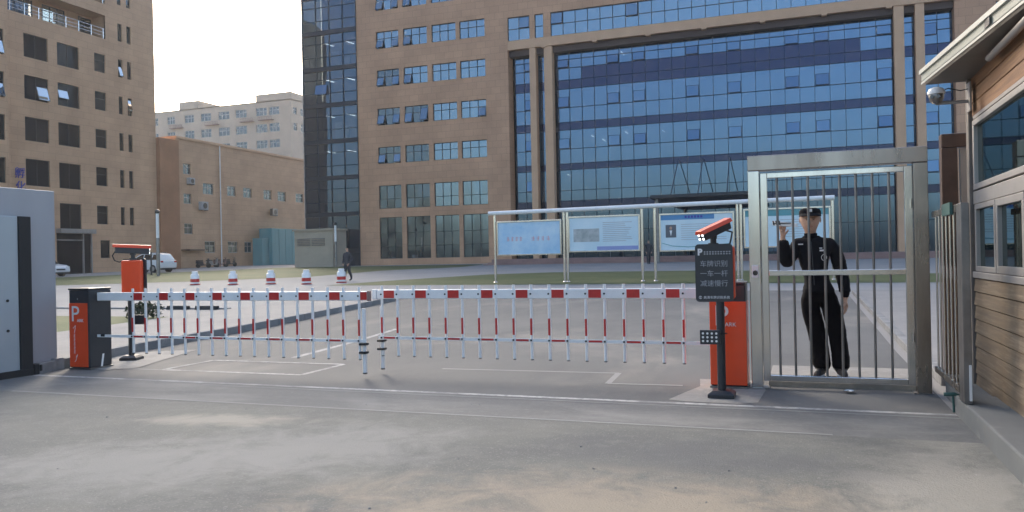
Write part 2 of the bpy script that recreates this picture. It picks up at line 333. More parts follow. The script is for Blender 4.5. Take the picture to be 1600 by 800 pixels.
# ------------------------------------------------------------------ ground and surfaces
BR = [-80, 12, 75, 900]
def clip(poly, y0, y1):
    for lim, keep in ((y0, lambda y: y >= y0-1e-9), (y1, lambda y: y <= y1+1e-9)):
        out = []
        for i, p in enumerate(poly):
            q = poly[(i+1) % len(poly)]
            if keep(p[1]): out.append(p)
            if keep(p[1]) != keep(q[1]):
                t = (lim-p[1])/(q[1]-p[1]); out.append((p[0]+t*(q[0]-p[0]), lim))
        poly = out
        if len(poly) < 3: return []
    return poly
def patch(name, poly, off, m, kind='structure', label=None, cat=None):
    mb = MB()
    for a, b in zip(BR, BR[1:]):
        p = clip(poly, a, b)
        if len(p) > 2: mb.add([(x, y, gz(y)+off) for x, y in p], [tuple(range(len(p)))])
    o = mb.build(name, m, recalc=False)
    for f in o.data.polygons:
        if f.normal.z < 0: f.flip()
    return tag(o, label, cat, None, kind)
def ribbon(name, pts, wd, off, m):
    mb = MB()
    for (a, b) in zip(pts, pts[1:]):
        d = Vector((b[0]-a[0], b[1]-a[1])).normalized(); n = Vector((-d.y, d.x))*wd/2
        q = [(a[0]+n.x, a[1]+n.y), (b[0]+n.x, b[1]+n.y), (b[0]-n.x, b[1]-n.y), (a[0]-n.x, a[1]-n.y)]
        for s0, s1 in zip(BR, BR[1:]):
            p = clip(q, s0, s1)
            if len(p) > 2: mb.add([(x, y, gz(y)+off) for x, y in p], [tuple(range(len(p)))])
        off += .0008
    return tag(mb.build(name, m, recalc=False), kind='structure')

patch('ground', [(-260, -80), (120, -80), (120, 320), (-260, 320)], 0, K['plaza'])
patch('forecourt_pavement', [(-40, -40), (40, -40), (40, 6.47), (-40, 6.47)], .004, K['forecourt'])
patch('track_strip_pavement', [(-12, 6.47), (1.2, 6.47), (1.2, 7.47), (-12, 7.47)], .004, K['strip'])
KL = [(-9.35, 7.6), (-9.62, 8.6), (-10.0, 9.8), (-10.35, 11.6), (-10.6, 14.35), (-11.2, 19.0), (-11.5, 21.2), (-12.1, 22.8), (-13.4, 23.9)]
patch('road', [(-9.0, 7.47)] + [(1.2, 7.47), (1.2, 24.2), (1.2, 25.5), (-14, 25.5), (-14, 23.6)] + KL[::-1][1:], .004, K['road'])
patch('side_road', [(-90, 17.2), (-14.2, 17.2), (-13.6, 24.3), (30, 24.3), (30, 30.0), (-18.5, 30.1), (-27, 31), (-40, 31.5), (-90, 32)], .003, K['plaza'])
# raised sidewalk with its kerb
KR = [(-9.05, 8.75)]
mb = MB()
side = KL + [(-14.2, 23.9), (-14.2, 20.6), (-13.9, 16.2), (-13.75, 12.9), (-13.5, 11.0), (-13.3, 7.6)]
for a, b in zip(BR, BR[1:]):
    p = clip(side, a, b)
    if len(p) > 2: mb.add([(x, y, gz(y)+.13) for x, y in p], [tuple(range(len(p)))])
o = mb.build('sidewalk', K['sidewalk'], recalc=False)
for f in o.data.polygons:
    if f.normal.z < 0: f.flip()
tag(o, kind='structure')
def kerbline(name, pts, wd, h):
    mb = MB()
    pp = []
    for a, b in zip(pts, pts[1:]):
        n = max(1, int(math.hypot(b[0]-a[0], b[1]-a[1])/1.0))
        pp += [(a[0]+(b[0]-a[0])*i/n, a[1]+(b[1]-a[1])*i/n) for i in range(n)]
    pp.append(pts[-1])
    for a, b in zip(pp, pp[1:]):
        d = Vector((b[0]-a[0], b[1]-a[1])).normalized(); n = Vector((-d.y, d.x))*wd; g = d*.006
        q = [(a[0]+g.x, a[1]+g.y), (b[0]-g.x, b[1]-g.y), (b[0]-g.x+n.x, b[1]-g.y+n.y), (a[0]+g.x+n.x, a[1]+g.y+n.y)]
        mb.hexa([(x, y, gz(y)-.05) for x, y in q]+[(x, y, gz(y)+h) for x, y in q])
    return tag(mb.build(name, K['kerb'], bevel=.012), kind='structure')
kerbline('kerb', KL, .13, .138)
kerbline('kerb', [(1.32, 24.2), (1.32, 9.1)], .13, .10)
patch('footpath', [(1.32, 9.1), (12, 9.1), (12, 24.2), (1.32, 24.2)], .09, K['sidewalk'])
patch('walkway', [(-30, 7.6), (-13.3, 7.6), (-13.5, 11.0), (-13.75, 12.9), (-13.9, 14.9), (-14, 17.2), (-60, 17.2), (-60, 7.6)], .10, K['sidewalk'])
kerbline('kerb', [(-14.1, 17.1), (-40, 17.1)], .15, .14)
patch('grass_verge', [(-13.62, 11.0), (-13.86, 12.9), (-13.98, 14.8), (-30, 14.8), (-30, 9.0), (-13.6, 10.6)], .112, K['lawn'], 'stuff', 'short dull green grass verge beside the sidewalk', 'grass')
patch('pale_apron', [(-8.72, 8.05), (-8.45, 8.35), (-9.2, 10.3), (-9.98, 9.8), (-9.55, 8.2)], .010, K['apron'])
patch('cabinet_pad', [(-1.22, 7.66), (-1.05, 7.60), (-.55, 7.58), (-.40, 7.7), (-.36, 8.4), (-.42, 9.0), (-1.08, 9.0), (-1.02, 8.5), (-1.12, 8.1)], .007, K['apron'])
patch('lawn', [(-53.5, 44.7), (-46.5, 63), (-25.4, 63), (-24.5, 56), (-28, 50), (-27.6, 40.1), (-32.2, 35.8), (-38.8, 32.7), (-70, 30), (-70, 38)], .010, K['lawn'], 'stuff', 'wide dull lawn in front of the brown blocks', 'grass')
patch('lawn', [(-20.0, 30.4), (-18.6, 35.0), (-16.2, 40.6), (-13, 42.6), (-5.1, 42.4), (-2.2, 41.4), (1.9, 36.5), (12, 35.5), (12, 29.0), (-3.6, 29.8), (-8.2, 29.7)], .010, K['lawn'], 'stuff', 'dull lawn strip under the notice boards', 'grass')
# road markings
ribbon('sliding_gate_line', [(-9.3, 7.5), (1.2, 7.5)], .075, .0062, K['paint'])
ribbon('drain_line', [(-6.5, 7.36), (1.2, 7.36)], .03, .0062, K['paintold'])
ribbon('concrete_joint_line', [(-8.4, 6.48), (.2, 6.48)], .04, .0062, K['paintold'])
ribbon('road_marking', [(-7.95, 8.28), (-5.8, 8.28), (-5.8, 9.24), (-7.95, 9.24), (-7.95, 8.28)], .075, .0065, K['paint'])
ribbon('road_marking', [(-8.9, 8.24), (-7.95, 8.28)], .07, .006, K['paintold'])
ribbon('road_marking', [(-6.95, 9.75), (-7.5, 13.9)], .11, .006, K['paint'])
ribbon('road_marking', [(-4.3, 9.15), (-2.05, 9.24), (-2.0, 8.46), (-1.2, 8.5)], .07, .006, K['paintold'])

hz = bpy.data.materials.new('haze_air'); hz.use_nodes = True; hn = hz.node_tree.nodes; hn.remove(hn['Principled BSDF'])
pv = hn.new('ShaderNodeVolumePrincipled'); pv.inputs['Color'].default_value = (.93, .92, .90, 1); pv.inputs['Density'].default_value = .00045; pv.inputs['Anisotropy'].default_value = .35
hz.node_tree.links.new(pv.outputs[0], hn['Material Output'].inputs['Volume'])
hb = MB(); hb.box(-262, 122, -82, 322, -1, 37)
tag(hb.build('haze', hz), 'thin pale haze filling the air over the compound', 'haze', kind='stuff')

# ------------------------------------------------------------------ building helpers
def window(parent, P, u0, u1, v0, v1, gl, cols=2, rows=(), rec=.14, fr=None, bar=.05, sashes=(), name='window', sash_gl=None):
    """framed window sitting in a wall opening; rows are fractions of the height; sashes = (column, lo, hi, swing) top-hung open panes"""
    mb = MB(); fr = fr or K['frame']
    wd = (u1-u0)/cols; hh = v1-v0
    mb.quad(P(u0, v0, rec+.03), P(u1, v0, rec+.03), P(u1, v1, rec+.03), P(u0, v1, rec+.03), 1)
    b = bar
    mb.pbox(P, u0, u1, v0, v0+b, rec-.02, rec+.02, 0); mb.pbox(P, u0, u1, v1-b, v1, rec-.02, rec+.02, 0)
    mb.pbox(P, u0, u0+b, v0+b, v1-b, rec-.02, rec+.02, 0); mb.pbox(P, u1-b, u1, v0+b, v1-b, rec-.02, rec+.02, 0)
    for c in range(1, cols): mb.pbox(P, u0+c*wd-b/2, u0+c*wd+b/2, v0+b, v1-b, rec-.015, rec+.02, 0)
    for r in rows: mb.pbox(P, u0+b, u1-b, v0+r*hh-b/2, v0+r*hh+b/2, rec-.012, rec+.02, 0)
    o = mb.build(name, [fr, gl], parent, recalc=False)
    for (c, lo, hi, sw) in sashes:
        sb = MB(); a0, a1 = u0+c*wd+.03, u0+(c+1)*wd-.03; z0, z1 = v0+lo*hh, v0+hi*hh
        dz = z1-z0; out = -dz*math.sin(sw); zb = z1-dz*math.cos(sw)
        d0 = rec-.03
        sb.hexa([P(a0, zb, d0+out), P(a1, zb, d0+out), P(a1, zb, d0+out+.05), P(a0, zb, d0+out+.05), P(a0, z1, d0), P(a1, z1, d0), P(a1, z1, d0+.05), P(a0, z1, d0+.05)], 0)
        e = .045; s_, c_ = math.sin(sw), math.cos(sw)
        q0 = z1-(dz-e)*c_; q1 = z1-e*c_
        sb.quad(P(a0+e, q0, d0-(dz-e)*s_-.004), P(a1-e, q0, d0-(dz-e)*s_-.004), P(a1-e, q1, d0-e*s_-.004), P(a0+e, q1, d0-e*s_-.004), 1)
        sb.build('sash', [fr, sash_gl or K['gsky']], o, recalc=False)
    return o

# ------------------------------------------------------------------ main office building (brown tile, curtain wall)
def main_building():
    t = thing('office_building', 'brown tiled office building with large blue glass curtain wall and glazed corner', 'building', (-14, 66, 1.0))
    P = PY(66)
    colsx = [(-37.24, -34.86), (-34.39, -31.93), (-31.47, -29.04), (-28.67, -26.2)]
    rows = [(28.45, 30.05), (24.85, 26.45), (21.25, 22.85), (17.67, 19.24), (14.05, 15.62), (10.43, 12.0), (6.2, 8.38), (1.5, 5.38)]
    holes = [(a, b, c, d) for a, b in colsx for c, d in rows]
    strip = [(-24.02, -21.97, 20.52, 22.6), (-21.5, -20.7, 20.52, 22.6), (-20.05, 10.6, 20.52, 22.6)]
    strip2 = [(-20.05, 10.6, 24.85, 26.45), (-20.05, 10.6, 28.45, 30.05)]
    mb = MB(); holed(mb, P, -39.35, -24.05, .6, 34, holes, .25)
    mb.quad(P(-24.05, .6, 0), P(-24.05, .6, 1.3), P(-24.05, 20.5, 1.3), P(-24.05, 20.5, 0))
    mb.quad(P(-39.35, .6, 0), P(-39.35, 34, 0), P(-39.35, 34, 12), P(-39.35, .6, 12))
    mb.build('wall', K['tileY'], t, recalc=False)
    mb = MB(); holed(mb, P, -24.05, 10.94, 20.5, 34, strip+strip2, .25); mb.build('upper_wall', K['tileY'], t, recalc=False)
    rw = [(x, x+2.4, c, d) for x in (13.6, 16.5, 19.4, 22.3, 25.2) for c, d in rows]
    mb = MB(); holed(mb, P, 10.94, 34, .6, 34, rw, .25); mb.quad(P(10.94, .6, 0), P(10.94, 20.5, 0), P(10.94, 20.5, 1.3), P(10.94, .6, 1.3))
    mb.build('wall', K['tileY'], t, recalc=False)
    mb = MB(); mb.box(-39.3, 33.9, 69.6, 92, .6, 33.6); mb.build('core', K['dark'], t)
    mb = MB(); mb.box(-39.6, 34.2, 65.9, 92, 34.0, 34.7); mb.build('roof', K['beam'], t)
    # ribs of the great frame
    mb = MB(); mb.box(-24.03, 10.93, 65.96, 67.25, 19.72, 20.498); 
    for i in range(8): mb.box(-20.9+i*4.55, -20.5+i*4.55, 65.93, 65.958, 19.60, 19.95); mb.box(-20.9+i*4.55, -20.5+i*4.55, 65.962, 66.3, 19.60, 19.718)
    mb.build('beam', K['beam'], t)
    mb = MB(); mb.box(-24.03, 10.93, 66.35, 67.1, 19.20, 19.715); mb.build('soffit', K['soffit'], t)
    for x0, x1 in ((-22.05, -21.48), (-20.72, -19.98), (6.9, 7.6), (8.35, 8.97)):
        mb = MB(); mb.box(x0, x1, 66.02, 66.75, .6, 19.718); mb.build('column', K['beam'], t, bevel=.03)
    random.seed(11)
    op = {(2, 0): ((0, .02, .98, .3), (2, .02, .5, .3)), (2, 1): ((0, .02, .5, .3),), (3, 0): ((0, .02, .55, .28), (2, .02, .55, .2)), (3, 1): ((0, .02, .55, .25),),
          (4, 0): ((0, .02, .55, .3), (2, .02, .55, .2)), (4, 1): ((0, .02, .55, .25),), (5, 0): ((0, .02, .62, .3), (2, .02, .62, .25)), (5, 1): ((0, .02, .62, .25), (2, .02, .9, .3)), (5, 3): ((2, .02, .55, .2),),
          (1, 0): ((0, .02, .6, .3), (2, .02, .5, .2)), (1, 1): ((0, .02, .5, .25),)}
    op = {k: v for k, v in op.items()}
    # rows listed from the top: index 2 is the second visible row
    opened = {(3, 0): ((0, .04, .5, .34), (2, .04, .5, .26)), (3, 1): ((0, .04, .55, .3),), (2, 0): ((0, .04, .55, .34), (2, .04, .55, .3)), (2, 1): ((0, .04, .5, .3),),
              (4, 0): ((0, .04, .58, .3), (2, .04, .58, .24)), (4, 1): ((0, .04, .58, .28),), (5, 0): ((0, .04, .62, .34), (2, .04, .62, .3)), (5, 1): ((0, .04, .62, .25), (2, .04, .85, .34)), (5, 3): ((2, .04, .55, .26),),
              (6, 0): ((0, .04, .55, .3), (2, .04, .55, .25)), (1, 0): ((0, .04, .5, .34), (2, .04, .5, .3)), (1, 1): ((0, .04, .5, .3),)}
    rowname = rows
    vis = {0: 1, 1: 2, 2: 3, 3: 4, 4: 5, 5: 6}
    for ci, (a, b_) in enumerate(colsx):
        for ri, (c, d) in enumerate(rows):
            if ri == 0: continue
            key = {1: 0, 2: 1, 3: 4, 4: 5, 5: 6, 6: 9, 7: 10}[ri]
            tall = ri == 7
            sk = {1: (1, ci), 2: (3, ci), 3: (4, ci), 4: (5, ci), 5: (6, ci)}.get(ri)
            sash = opened.get(sk, ())
            dimm = (ri in (3, 4, 5) and ci == 0) or (ri == 4 and ci == 1) or (ri in (5, 6, 7) and ci in (0, 1))
            window(t, P, a, b_, c, d, K['gdim'] if dimm else K['gwin'], 3, (.6,) if ri < 6 else ((.42,) if ri == 6 else (.3, .62)), sashes=sash, sash_gl=K['gwin'])
    window(t, P, *strip[0], K['gwin'], 2, (.5,), sashes=((1, .5, .97, .12),), sash_gl=K['gwin'])
    window(t, P, *strip[1], K['gwin'], 1, (.5,))
    window(t, P, *strip[2], K['gwin'], 28, (.5,), sashes=((0, .5, .97, .12), (6, .45, .97, .12), (17, .5, .97, .1)), sash_gl=K['gwin'], name='window_band')
    window(t, P, *strip2[0], K['gwin'], 28, (.5,), name='window_band')
    for h in rw:
        if h[0] > 20: continue
        window(t, P, *h, K['gwin'], 3, (.6,) if h[3]-h[2] < 3 else (.3, .62))
    # great curtain wall, recessed one metre behind columns and beam
    Pc = PY(67)
    def curtain(x0, x1, n, tallband, cas):
        mb = MB(); mb.quad(Pc(x0, .9, .04), Pc(x1, .9, .04), Pc(x1, 19.7, .04), Pc(x0, 19.7, .04)); cw = mb.build('curtain_wall', K['gcurt'], t, recalc=False)
        st = (x1-x0)/n
        mb = MB()
        for i in range(n+1):
            x = x0+i*st; mb.pbox(Pc, x-.018, x+.018, .9, 19.7, -.045, .05)
        for z in (18.62, 17.86, 16.82, 16.05, 14.40, 13.13, 12.45, 10.78, 9.50, 8.95, 7.15, 6.25, 5.65, 3.6):
            mb.pbox(Pc, x0, x1, z-.022, z+.022, -.035, .05)
        mb.build('mullion_grid', K['mull'], cw)
        for z0, z1 in ((16.05, 16.82), (12.45, 13.13), (8.95, 9.50), (5.65, 6.25)):
            mb = MB(); mb.quad(Pc(x0, z0, .015), Pc(x1, z0, .015), Pc(x1, z1, .015), Pc(x0, z1, .015)); mb.build('spandrel_band', K['gspan'], cw, recalc=False)
        if tallband:
            mb = MB(); a, b_ = x0+2*st, x1-2*st; mb.quad(Pc(a, 16.82, .013), Pc(b_, 16.82, .013), Pc(b_, 17.86, .013), Pc(a, 17.86, .013)); mb.build('spandrel_band', K['gspan'], cw, recalc=False)
        for i, z0, z1, sw in cas:
            mb = MB(); a, b_ = x0+i*st+.05, x0+(i+1)*st-.05; o_ = -(z1-z0)*math.sin(sw)
            mb.hexa([Pc(a, z0, -.05+o_), Pc(b_, z0, -.05+o_), Pc(b_, z0, 0+o_), Pc(a, z0, 0+o_), Pc(a, z1, -.05), Pc(b_, z1, -.05), Pc(b_, z1, 0), Pc(a, z1, 0)], 0)
            e = .04
            mb.quad(Pc(a+e, z0+e, -.054+o_), Pc(b_-e, z0+e, -.054+o_), Pc(b_-e, z1-e, -.054-.05*sw), Pc(a+e, z1-e, -.054-.05*sw), 1)
            mb.build('casement', [K['mull'], K['gcurt']], cw, recalc=False)
        return cw
    cas = []
    rr = random.Random(5)
    for i in (0, 4, 6, 10, 13, 17, 19, 23):
        for z0, z1 in ((17.92, 18.6), (14.44, 15.35), (10.82, 11.7)):
            cas.append((i, z0, z1, rr.choice((.03, .06, .1, .12))))
    curtain(-19.85, 6.85, 24, True, cas)
    curtain(-23.75, -22.02, 2, False, [(1, z, z+.9, .07) for z in (14.44, 10.82, 7.2)]+[(1, 17.92, 18.6, .05)])
    curtain(-21.5, -20.7, 1, False, [])
    curtain(7.62, 8.34, 1, False, [])
    curtain(8.98, 10.9, 2, False, [(0, z, z+.9, .07) for z in (17.5, 14.2, 10.82, 7.2)])
    for z in (5.95, 9.2, 12.8, 16.4, 20.1):
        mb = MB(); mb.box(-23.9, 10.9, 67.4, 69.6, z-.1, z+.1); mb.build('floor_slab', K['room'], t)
    for x, z in ((-19.4, 18.4), (-14.2, 18.9), (-19.5, 15.3), (-19.4, 11.6), (-17.0, 11.9), (-16.0, 11.5), (-14.0, 12.0), (-10.8, 11.9), (5.9, 18.7), (-19.2, 8.6), (6.2, 11.3)):
        mb = MB(); mb.tube((x, 67.5, z), (x, 68.7, z), .03, 8); mb.build('ceiling_tube', K['tube'], t)
    # glazed corner tower
    Pt = PY(65.95); x0, x1 = -45.3, -39.36
    tw = None
    mb = MB(); mb.quad(Pt(x0, .6, .05), Pt(x1, .6, .05), Pt(x1, 34, .05), Pt(x0, 34, .05)); mb.quad((x1, 65.95, .6), (x1, 66.0, .6), (x1, 66.0, 34), (x1, 65.95, 34))
    tw = mb.build('corner_glazing', K['gtower'], t, recalc=False)
    mb = MB(); n = 4; st = (x1-x0)/n
    for i in range(n+1): mb.pbox(Pt, x0+i*st-.03, x0+i*st+.03, .6, 34, -.04, .06)
    for k in range(8):
        z = 5.8+3.52*k
        mb.pbox(Pt, x0, x1, z+1.2, z+1.245, -.03, .06); mb.pbox(Pt, x0, x1, z+2.5, z+2.545, -.03, .06)
    mb.build('mullion_grid', K['mull'], tw)
    for k in range(9):
        z = 2.28+3.52*k
        mb = MB(); mb.pbox(Pt, x0-.02, x1, z-.14, z+.26, -.09, .3); mb.build('floor_band', K['mull'], tw)
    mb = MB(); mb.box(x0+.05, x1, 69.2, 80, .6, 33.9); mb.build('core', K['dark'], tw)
    mb = MB(); mb.box(x0-.12, x0-.03, 65.9, 66.1, .6, 34.0); mb.build('edge_trim', K['alu'], tw)
    mb = MB(); mb.quad((x0, 66.05, .6), (x0, 69.2, .6), (x0, 69.2, 34), (x0, 66.05, 34)); mb.build('side_glazing', K['gtower'], tw, recalc=False)
    for x, z, wd, hh in ((-43.9, 20.7, 1.0, 1.7), (-42.7, 20.6, .8, 1.1), (-43.7, 13.7, .8, 1.6), (-42.8, 13.4, .7, 1.5)):  # white panels added to stand for daylight seen through the tower
        mb = MB(); mb.box(x, x+wd, 68.9, 69.15, z, z+hh); mb.build('daylight_panel', K['daylight_panel'], tw)
    for z in (19.35, 15.85, 12.35, 22.9):
        for x in (-43.2, -40.9):
            mb = MB(); mb.tube((x, 66.6, z-.3), (x+.2, 67.8, z-.3), .03, 8); mb.build('ceiling_tube', K['tube'], tw)
    for z, sw in ((17.5, .2),):
        mb = MB(); a, b_ = x0+st*.95, x0+st*1.8; mb.hexa([Pt(a, z, -.06-.9*sw), Pt(b_, z, -.06-.9*sw), Pt(b_, z, -.01-.9*sw), Pt(a, z, -.01-.9*sw), Pt(a, z+.9, -.06), Pt(b_, z+.9, -.06), Pt(b_, z+.9, -.01), Pt(a, z+.9, -.01)]); mb.build('casement', K['gcurt'], tw)
    # canopy over the entrance hung from rods, and the steps below
    mb = MB(); mb.box(-10.4, -2.6, 58.6, 65.9, 5.5, 5.78); cn = mb.build('canopy', K['frame'], t, bevel=.05)
    for x in (-9.4, -7.4, -5.3, -3.4):
        mb = MB(); mb.tube((x, 66.6, 9.2), (x+.3, 60.0, 5.75), .04, 8); mb.build('tension_rod', K['steeld'], cn)
    for x in (-10.0, -3.0):
        mb = MB(); mb.tube((x, 59.2, .7), (x, 59.2, 5.5), .16, 14); mb.build('post', K['steeld'], cn, smooth=True)
    mb = MB(); mb.box(-24, 12, 61.0, 65.94, .4, 1.25)
    mb.box(-24.2, 12.2, 60.6, 60.998, .4, 1.0); mb.box(-24.4, 12.4, 60.2, 60.598, .4, .86)
    mb.build('entrance_steps', K['granite'], t)
    return t
main_building()

# ------------------------------------------------------------------ tall brown building on the left
def left_building():
    t = thing('apartment_building', 'tall brown tiled block with dark square windows and loggias near its top', 'building', (-62, 56, .6))
    P = PX(-62)
    cols = [(49.5, 51.82), (52.75, 55.02), (56.72, 58.0), (59.5, 60.03), (60.6, 61.13)]
    rows = [21.45, 17.85, 14.28, 10.68, 7.05]
    holes = []
    for ri, z in enumerate(rows):
        for ci, (a, b) in enumerate(cols):
            if ri == 4 and ci == 0: continue
            h = 2.05 if ci < 2 else 1.75
            holes.append((a, b, z-h-(.25 if ri > 2 and ci < 2 else 0), z, ri, ci))
    for z in (24.95, 28.5):
        for ci in (3, 4): holes.append((*cols[ci], z-1.75, z, 9, ci))
    log = [(48.1, 58.05, 23.0, 25.25), (48.1, 58.05, 26.35, 28.8)]
    low = [(57.05, 58.15, 2.1, 3.78, 8, 2)]
    ent = (52.35, 56.0, .5, 4.35)
    mb = MB(); holed(mb, P, 47.95, 64.13, .3, 33, [h[:4] for h in holes]+[l[:4] for l in low]+[ent], .22)
    # loggia openings are cut through the same wall
    mb2 = MB(); mb2.v, mb2.f, mb2.m = [], [], []
    holed(mb2, P, 47.95, 64.13, .3, 33, [h[:4] for h in holes]+[l[:4] for l in low]+[ent], .22)
    mb = MB(); allh = [h[:4] for h in holes]+[l[:4] for l in low]+[ent]+log
    us = None
    holed(mb, P, 47.95, 64.13, .3, 33, allh, .22)
    mb.quad((-62, 64.13, .3), (-74, 64.13, .3), (-74, 64.13, 33), (-62, 64.13, 33))
    mb.build('wall', K['tileX'], t, recalc=False)
    mb = MB(); mb.box(-74, -64.2, 47.9, 64.1, .3, 32.9); mb.build('core', K['dark'], t)
    for z0, z1, in ((23.0, 25.25), (26.35, 28.8)):
        l = MB(); l.quad((-63.7, 48.1, z0), (-63.7, 58.05, z0), (-63.7, 58.05, z1), (-63.7, 48.1, z1)); l.quad((-62, 58.05, z0), (-63.7, 58.05, z0), (-63.7, 58.05, z1), (-62, 58.05, z1))
        l.quad((-62, 48.1, z1), (-62, 58.05, z1), (-63.7, 58.05, z1), (-63.7, 48.1, z1)); l.quad((-62, 48.1, z0), (-62, 58.05, z0), (-63.7, 58.05, z0), (-63.7, 48.1, z0))
        lo = l.build('loggia', K['tileX'], t, recalc=False)
        rl = MB()
        for y in [48.3+1.36*i for i in range(8)]: rl.tube((-62.02, y, z0-.02), (-62.02, y, z0+.95), .03, 6)
        for dz in (.3, .6, .95): rl.tube((-62.02, 48.2, z0+dz), (-62.02, 58.0, z0+dz), .022, 6)
        rl.build('railing', K['steel'], lo)
        Pb = PX(-63.65)
        for a, b, n in ((49.3, 51.7, 3), (52.7, 55.0, 3), (56.5, 57.9, 2)):
            window(lo, Pb, a, b, z0+.2, z1-.25, K['gsky'] if n == 3 else K['gdim'], n, (.4, .72), rec=0)
    sash = {(2-1, 0): ((1, .02, .62, .3),), (1, 1): ((0, .3, .7, .28),), (0, 3): ((0, .03, .6, .3),), (2, 2): (), (1, 4): ((0, .25, .9, .2),), (3, 2): ()}
    for a, b, c, d, ri, ci in holes:
        g = K['gdark']
        if ci == 2 and ri < 2 or (ri == 9): g = K['gdim']
        window(t, P, a, b, c, d, g, 2 if ci < 2 else 1, (.62,) if ci == 2 else (), sashes=sash.get((ri, ci), ()), sash_gl=K['gsky'])
    window(t, P, 57.05, 58.15, 2.1, 3.78, K['gdark'], 1)
    # glazed ground-floor entrance
    mb = MB(); Pe = PX(-61.9)
    mb.pbox(Pe, 52.3, 56.05, 4.36, 4.75, -.5, .3); mb.pbox(Pe, 55.0, 55.1, .5, 4.35, -.05, .1); mb.pbox(Pe, 55.9, 56.0, .5, 4.35, -.05, .1); mb.pbox(Pe, 52.35, 55.0, 3.7, 3.8, -.05, .1)
    en = mb.build('entrance_porch', K['alu'], t)
    mb = MB(); mb.quad(Pe(52.35, .5, .2), Pe(56.0, .5, .2), Pe(56.0, 4.35, .2), Pe(52.35, 4.35, .2)); mb.build('door', K['gdark'], en, recalc=False)
    # projecting stair bay at the frame edge
    mb = MB(); Pb = PX(-60.9); hb = [(45.4, 46.85, z-2.1, z) for z in (20.9, 17.4, 13.9, 10.4)]
    holed(mb, Pb, 38, 47.15, .3, 33, hb, .2); mb.quad((-60.9, 47.15, .3), (-62, 47.15, .3), (-62, 47.15, 33), (-60.9, 47.15, 33))
    mb.quad((-62, 47.15, .3), (-62, 47.96, .3), (-62, 47.96, 33), (-62, 47.15, 33))
    mb.build('stair_bay', K['tileX'], t, recalc=False)
    for i, h in enumerate(hb): window(t, Pb, *h, K['gdark'], 1, (), sashes=((0, .02, .55, .25),) if i < 2 else (), sash_gl=K['gsky'])
    mb = MB(); mb.box(-74.2, -61.8, 38, 64.3, 33, 33.6); mb.build('roof', K['beam'], t)
    text('lettering', '孵', .98, (-61.95, 48.42, 9.02), (R(90), 0, R(90)), K['btext'], t, .03)
    text('lettering', '化', .98, (-61.95, 48.48, 7.88), (R(90), 0, R(90)), K['btext'], t, .03)
left_building()

# ------------------------------------------------------------------ low brown block
def low_block():
    t = thing('workshop_block', 'low brown block with small square windows and rain pipe, lower neighbour of the tall block', 'building', (-62, 85, 1.0))
    P = PX(-62)
    H_ = [(67.9, 69.0, 11.05, 12.18), (67.9, 69.05, 7.86, 8.96), (67.9, 69.2, 4.6, 5.74), (70.85, 72.55, 9.1, 10.32), (74.8, 76.3, 9.15, 10.32), (77.6, 79.2, 9.15, 10.32), (81.4, 83.0, 9.15, 10.34),
          (84.2, 85.9, 9.13, 10.33), (88.0, 89.7, 9.19, 10.35), (92, 93.6, 9.19, 10.35), (70.97, 72.67, 2.57, 3.87), (74.73, 76.46, 2.57, 3.88), (77.64, 79.05, 2.6, 3.86), (90.5, 92, 2.6, 3.86)]
    mb = MB(); holed(mb, P, 66.9, 112, .4, 14.75, H_, .2)
    mb.quad((-62, 66.9, .4), (-75, 66.9, .4), (-75, 66.9, 14.75), (-62, 66.9, 14.75))
    mb.build('wall', K['tileP'], t, recalc=False)
    mb = MB(); mb.box(-90, -62.6, 67, 111.9, .4, 14.6); mb.build('core', K['dark'], t)
    mb = MB(); mb.box(-90, -61.85, 66.85, 112.1, 14.75, 15.0); mb.build('roof', K['beam'], t)
    for h in H_: window(t, P, *h, K['gdim'], 2, (.6,), fr=K['alu'], bar=.07)
    mb = MB(); mb.tube((-61.9, 73.55, 1), (-61.9, 73.55, 14.7), .06, 8); mb.build('rain_pipe', K['white'], t)
    mb = MB(); mb.box(-62, -60.9, 67.4, 70.2, 2.82, 2.94); mb.build('awning', K['brownf'], t)
    o = MB(); o.box(-66, -61.6, 64.2, 66.88, .4, 14.45)  # projecting end section in its own orange tone
    o.build('orange_section', K['orange_band'], t)
    for i, (y0, y1, z0, lab) in enumerate(((70.05, 71.1, 7.3, 'grey air conditioner unit below the second window of the low block'), (82.5, 83.5, 7.2, 'small dark air conditioner unit above the teal shed'), (68.3, 69.1, 9.98, 'small pale air conditioner unit between the two stacked windows'))):
        a = thing('air_conditioner', lab, 'air conditioner', (-62, (y0+y1)/2, z0), group='air conditioners on the low block')
        m = MB(); m.box(-61.95, -61.5, y0, y1, z0, z0+.85*(y1-y0)); c = m.build('housing', K['greyp'] if i != 1 else K['steeld'], a, bevel=.03)
        m = MB(); m.lathe([(.0, 0), (.3*(y1-y0), 0), (.3*(y1-y0), .02), (0, .02)], (0, 0, 0), 16)
        vv = m.v; m.v = [(-61.49+z, (y0+y1)/2+x*1.0, z0+.42*(y1-y0)+y) for x, y, z in vv]; m.build('fan_grille', K['frame'], a)
        m = MB(); m.box(-61.98, -61.45, y0+.1, y0+.16, z0-.06, z0-.005); m.box(-61.98, -61.45, y1-.16, y1-.1, z0-.06, z0-.005); m.build('bracket', K['steeld'], a)
low_block()

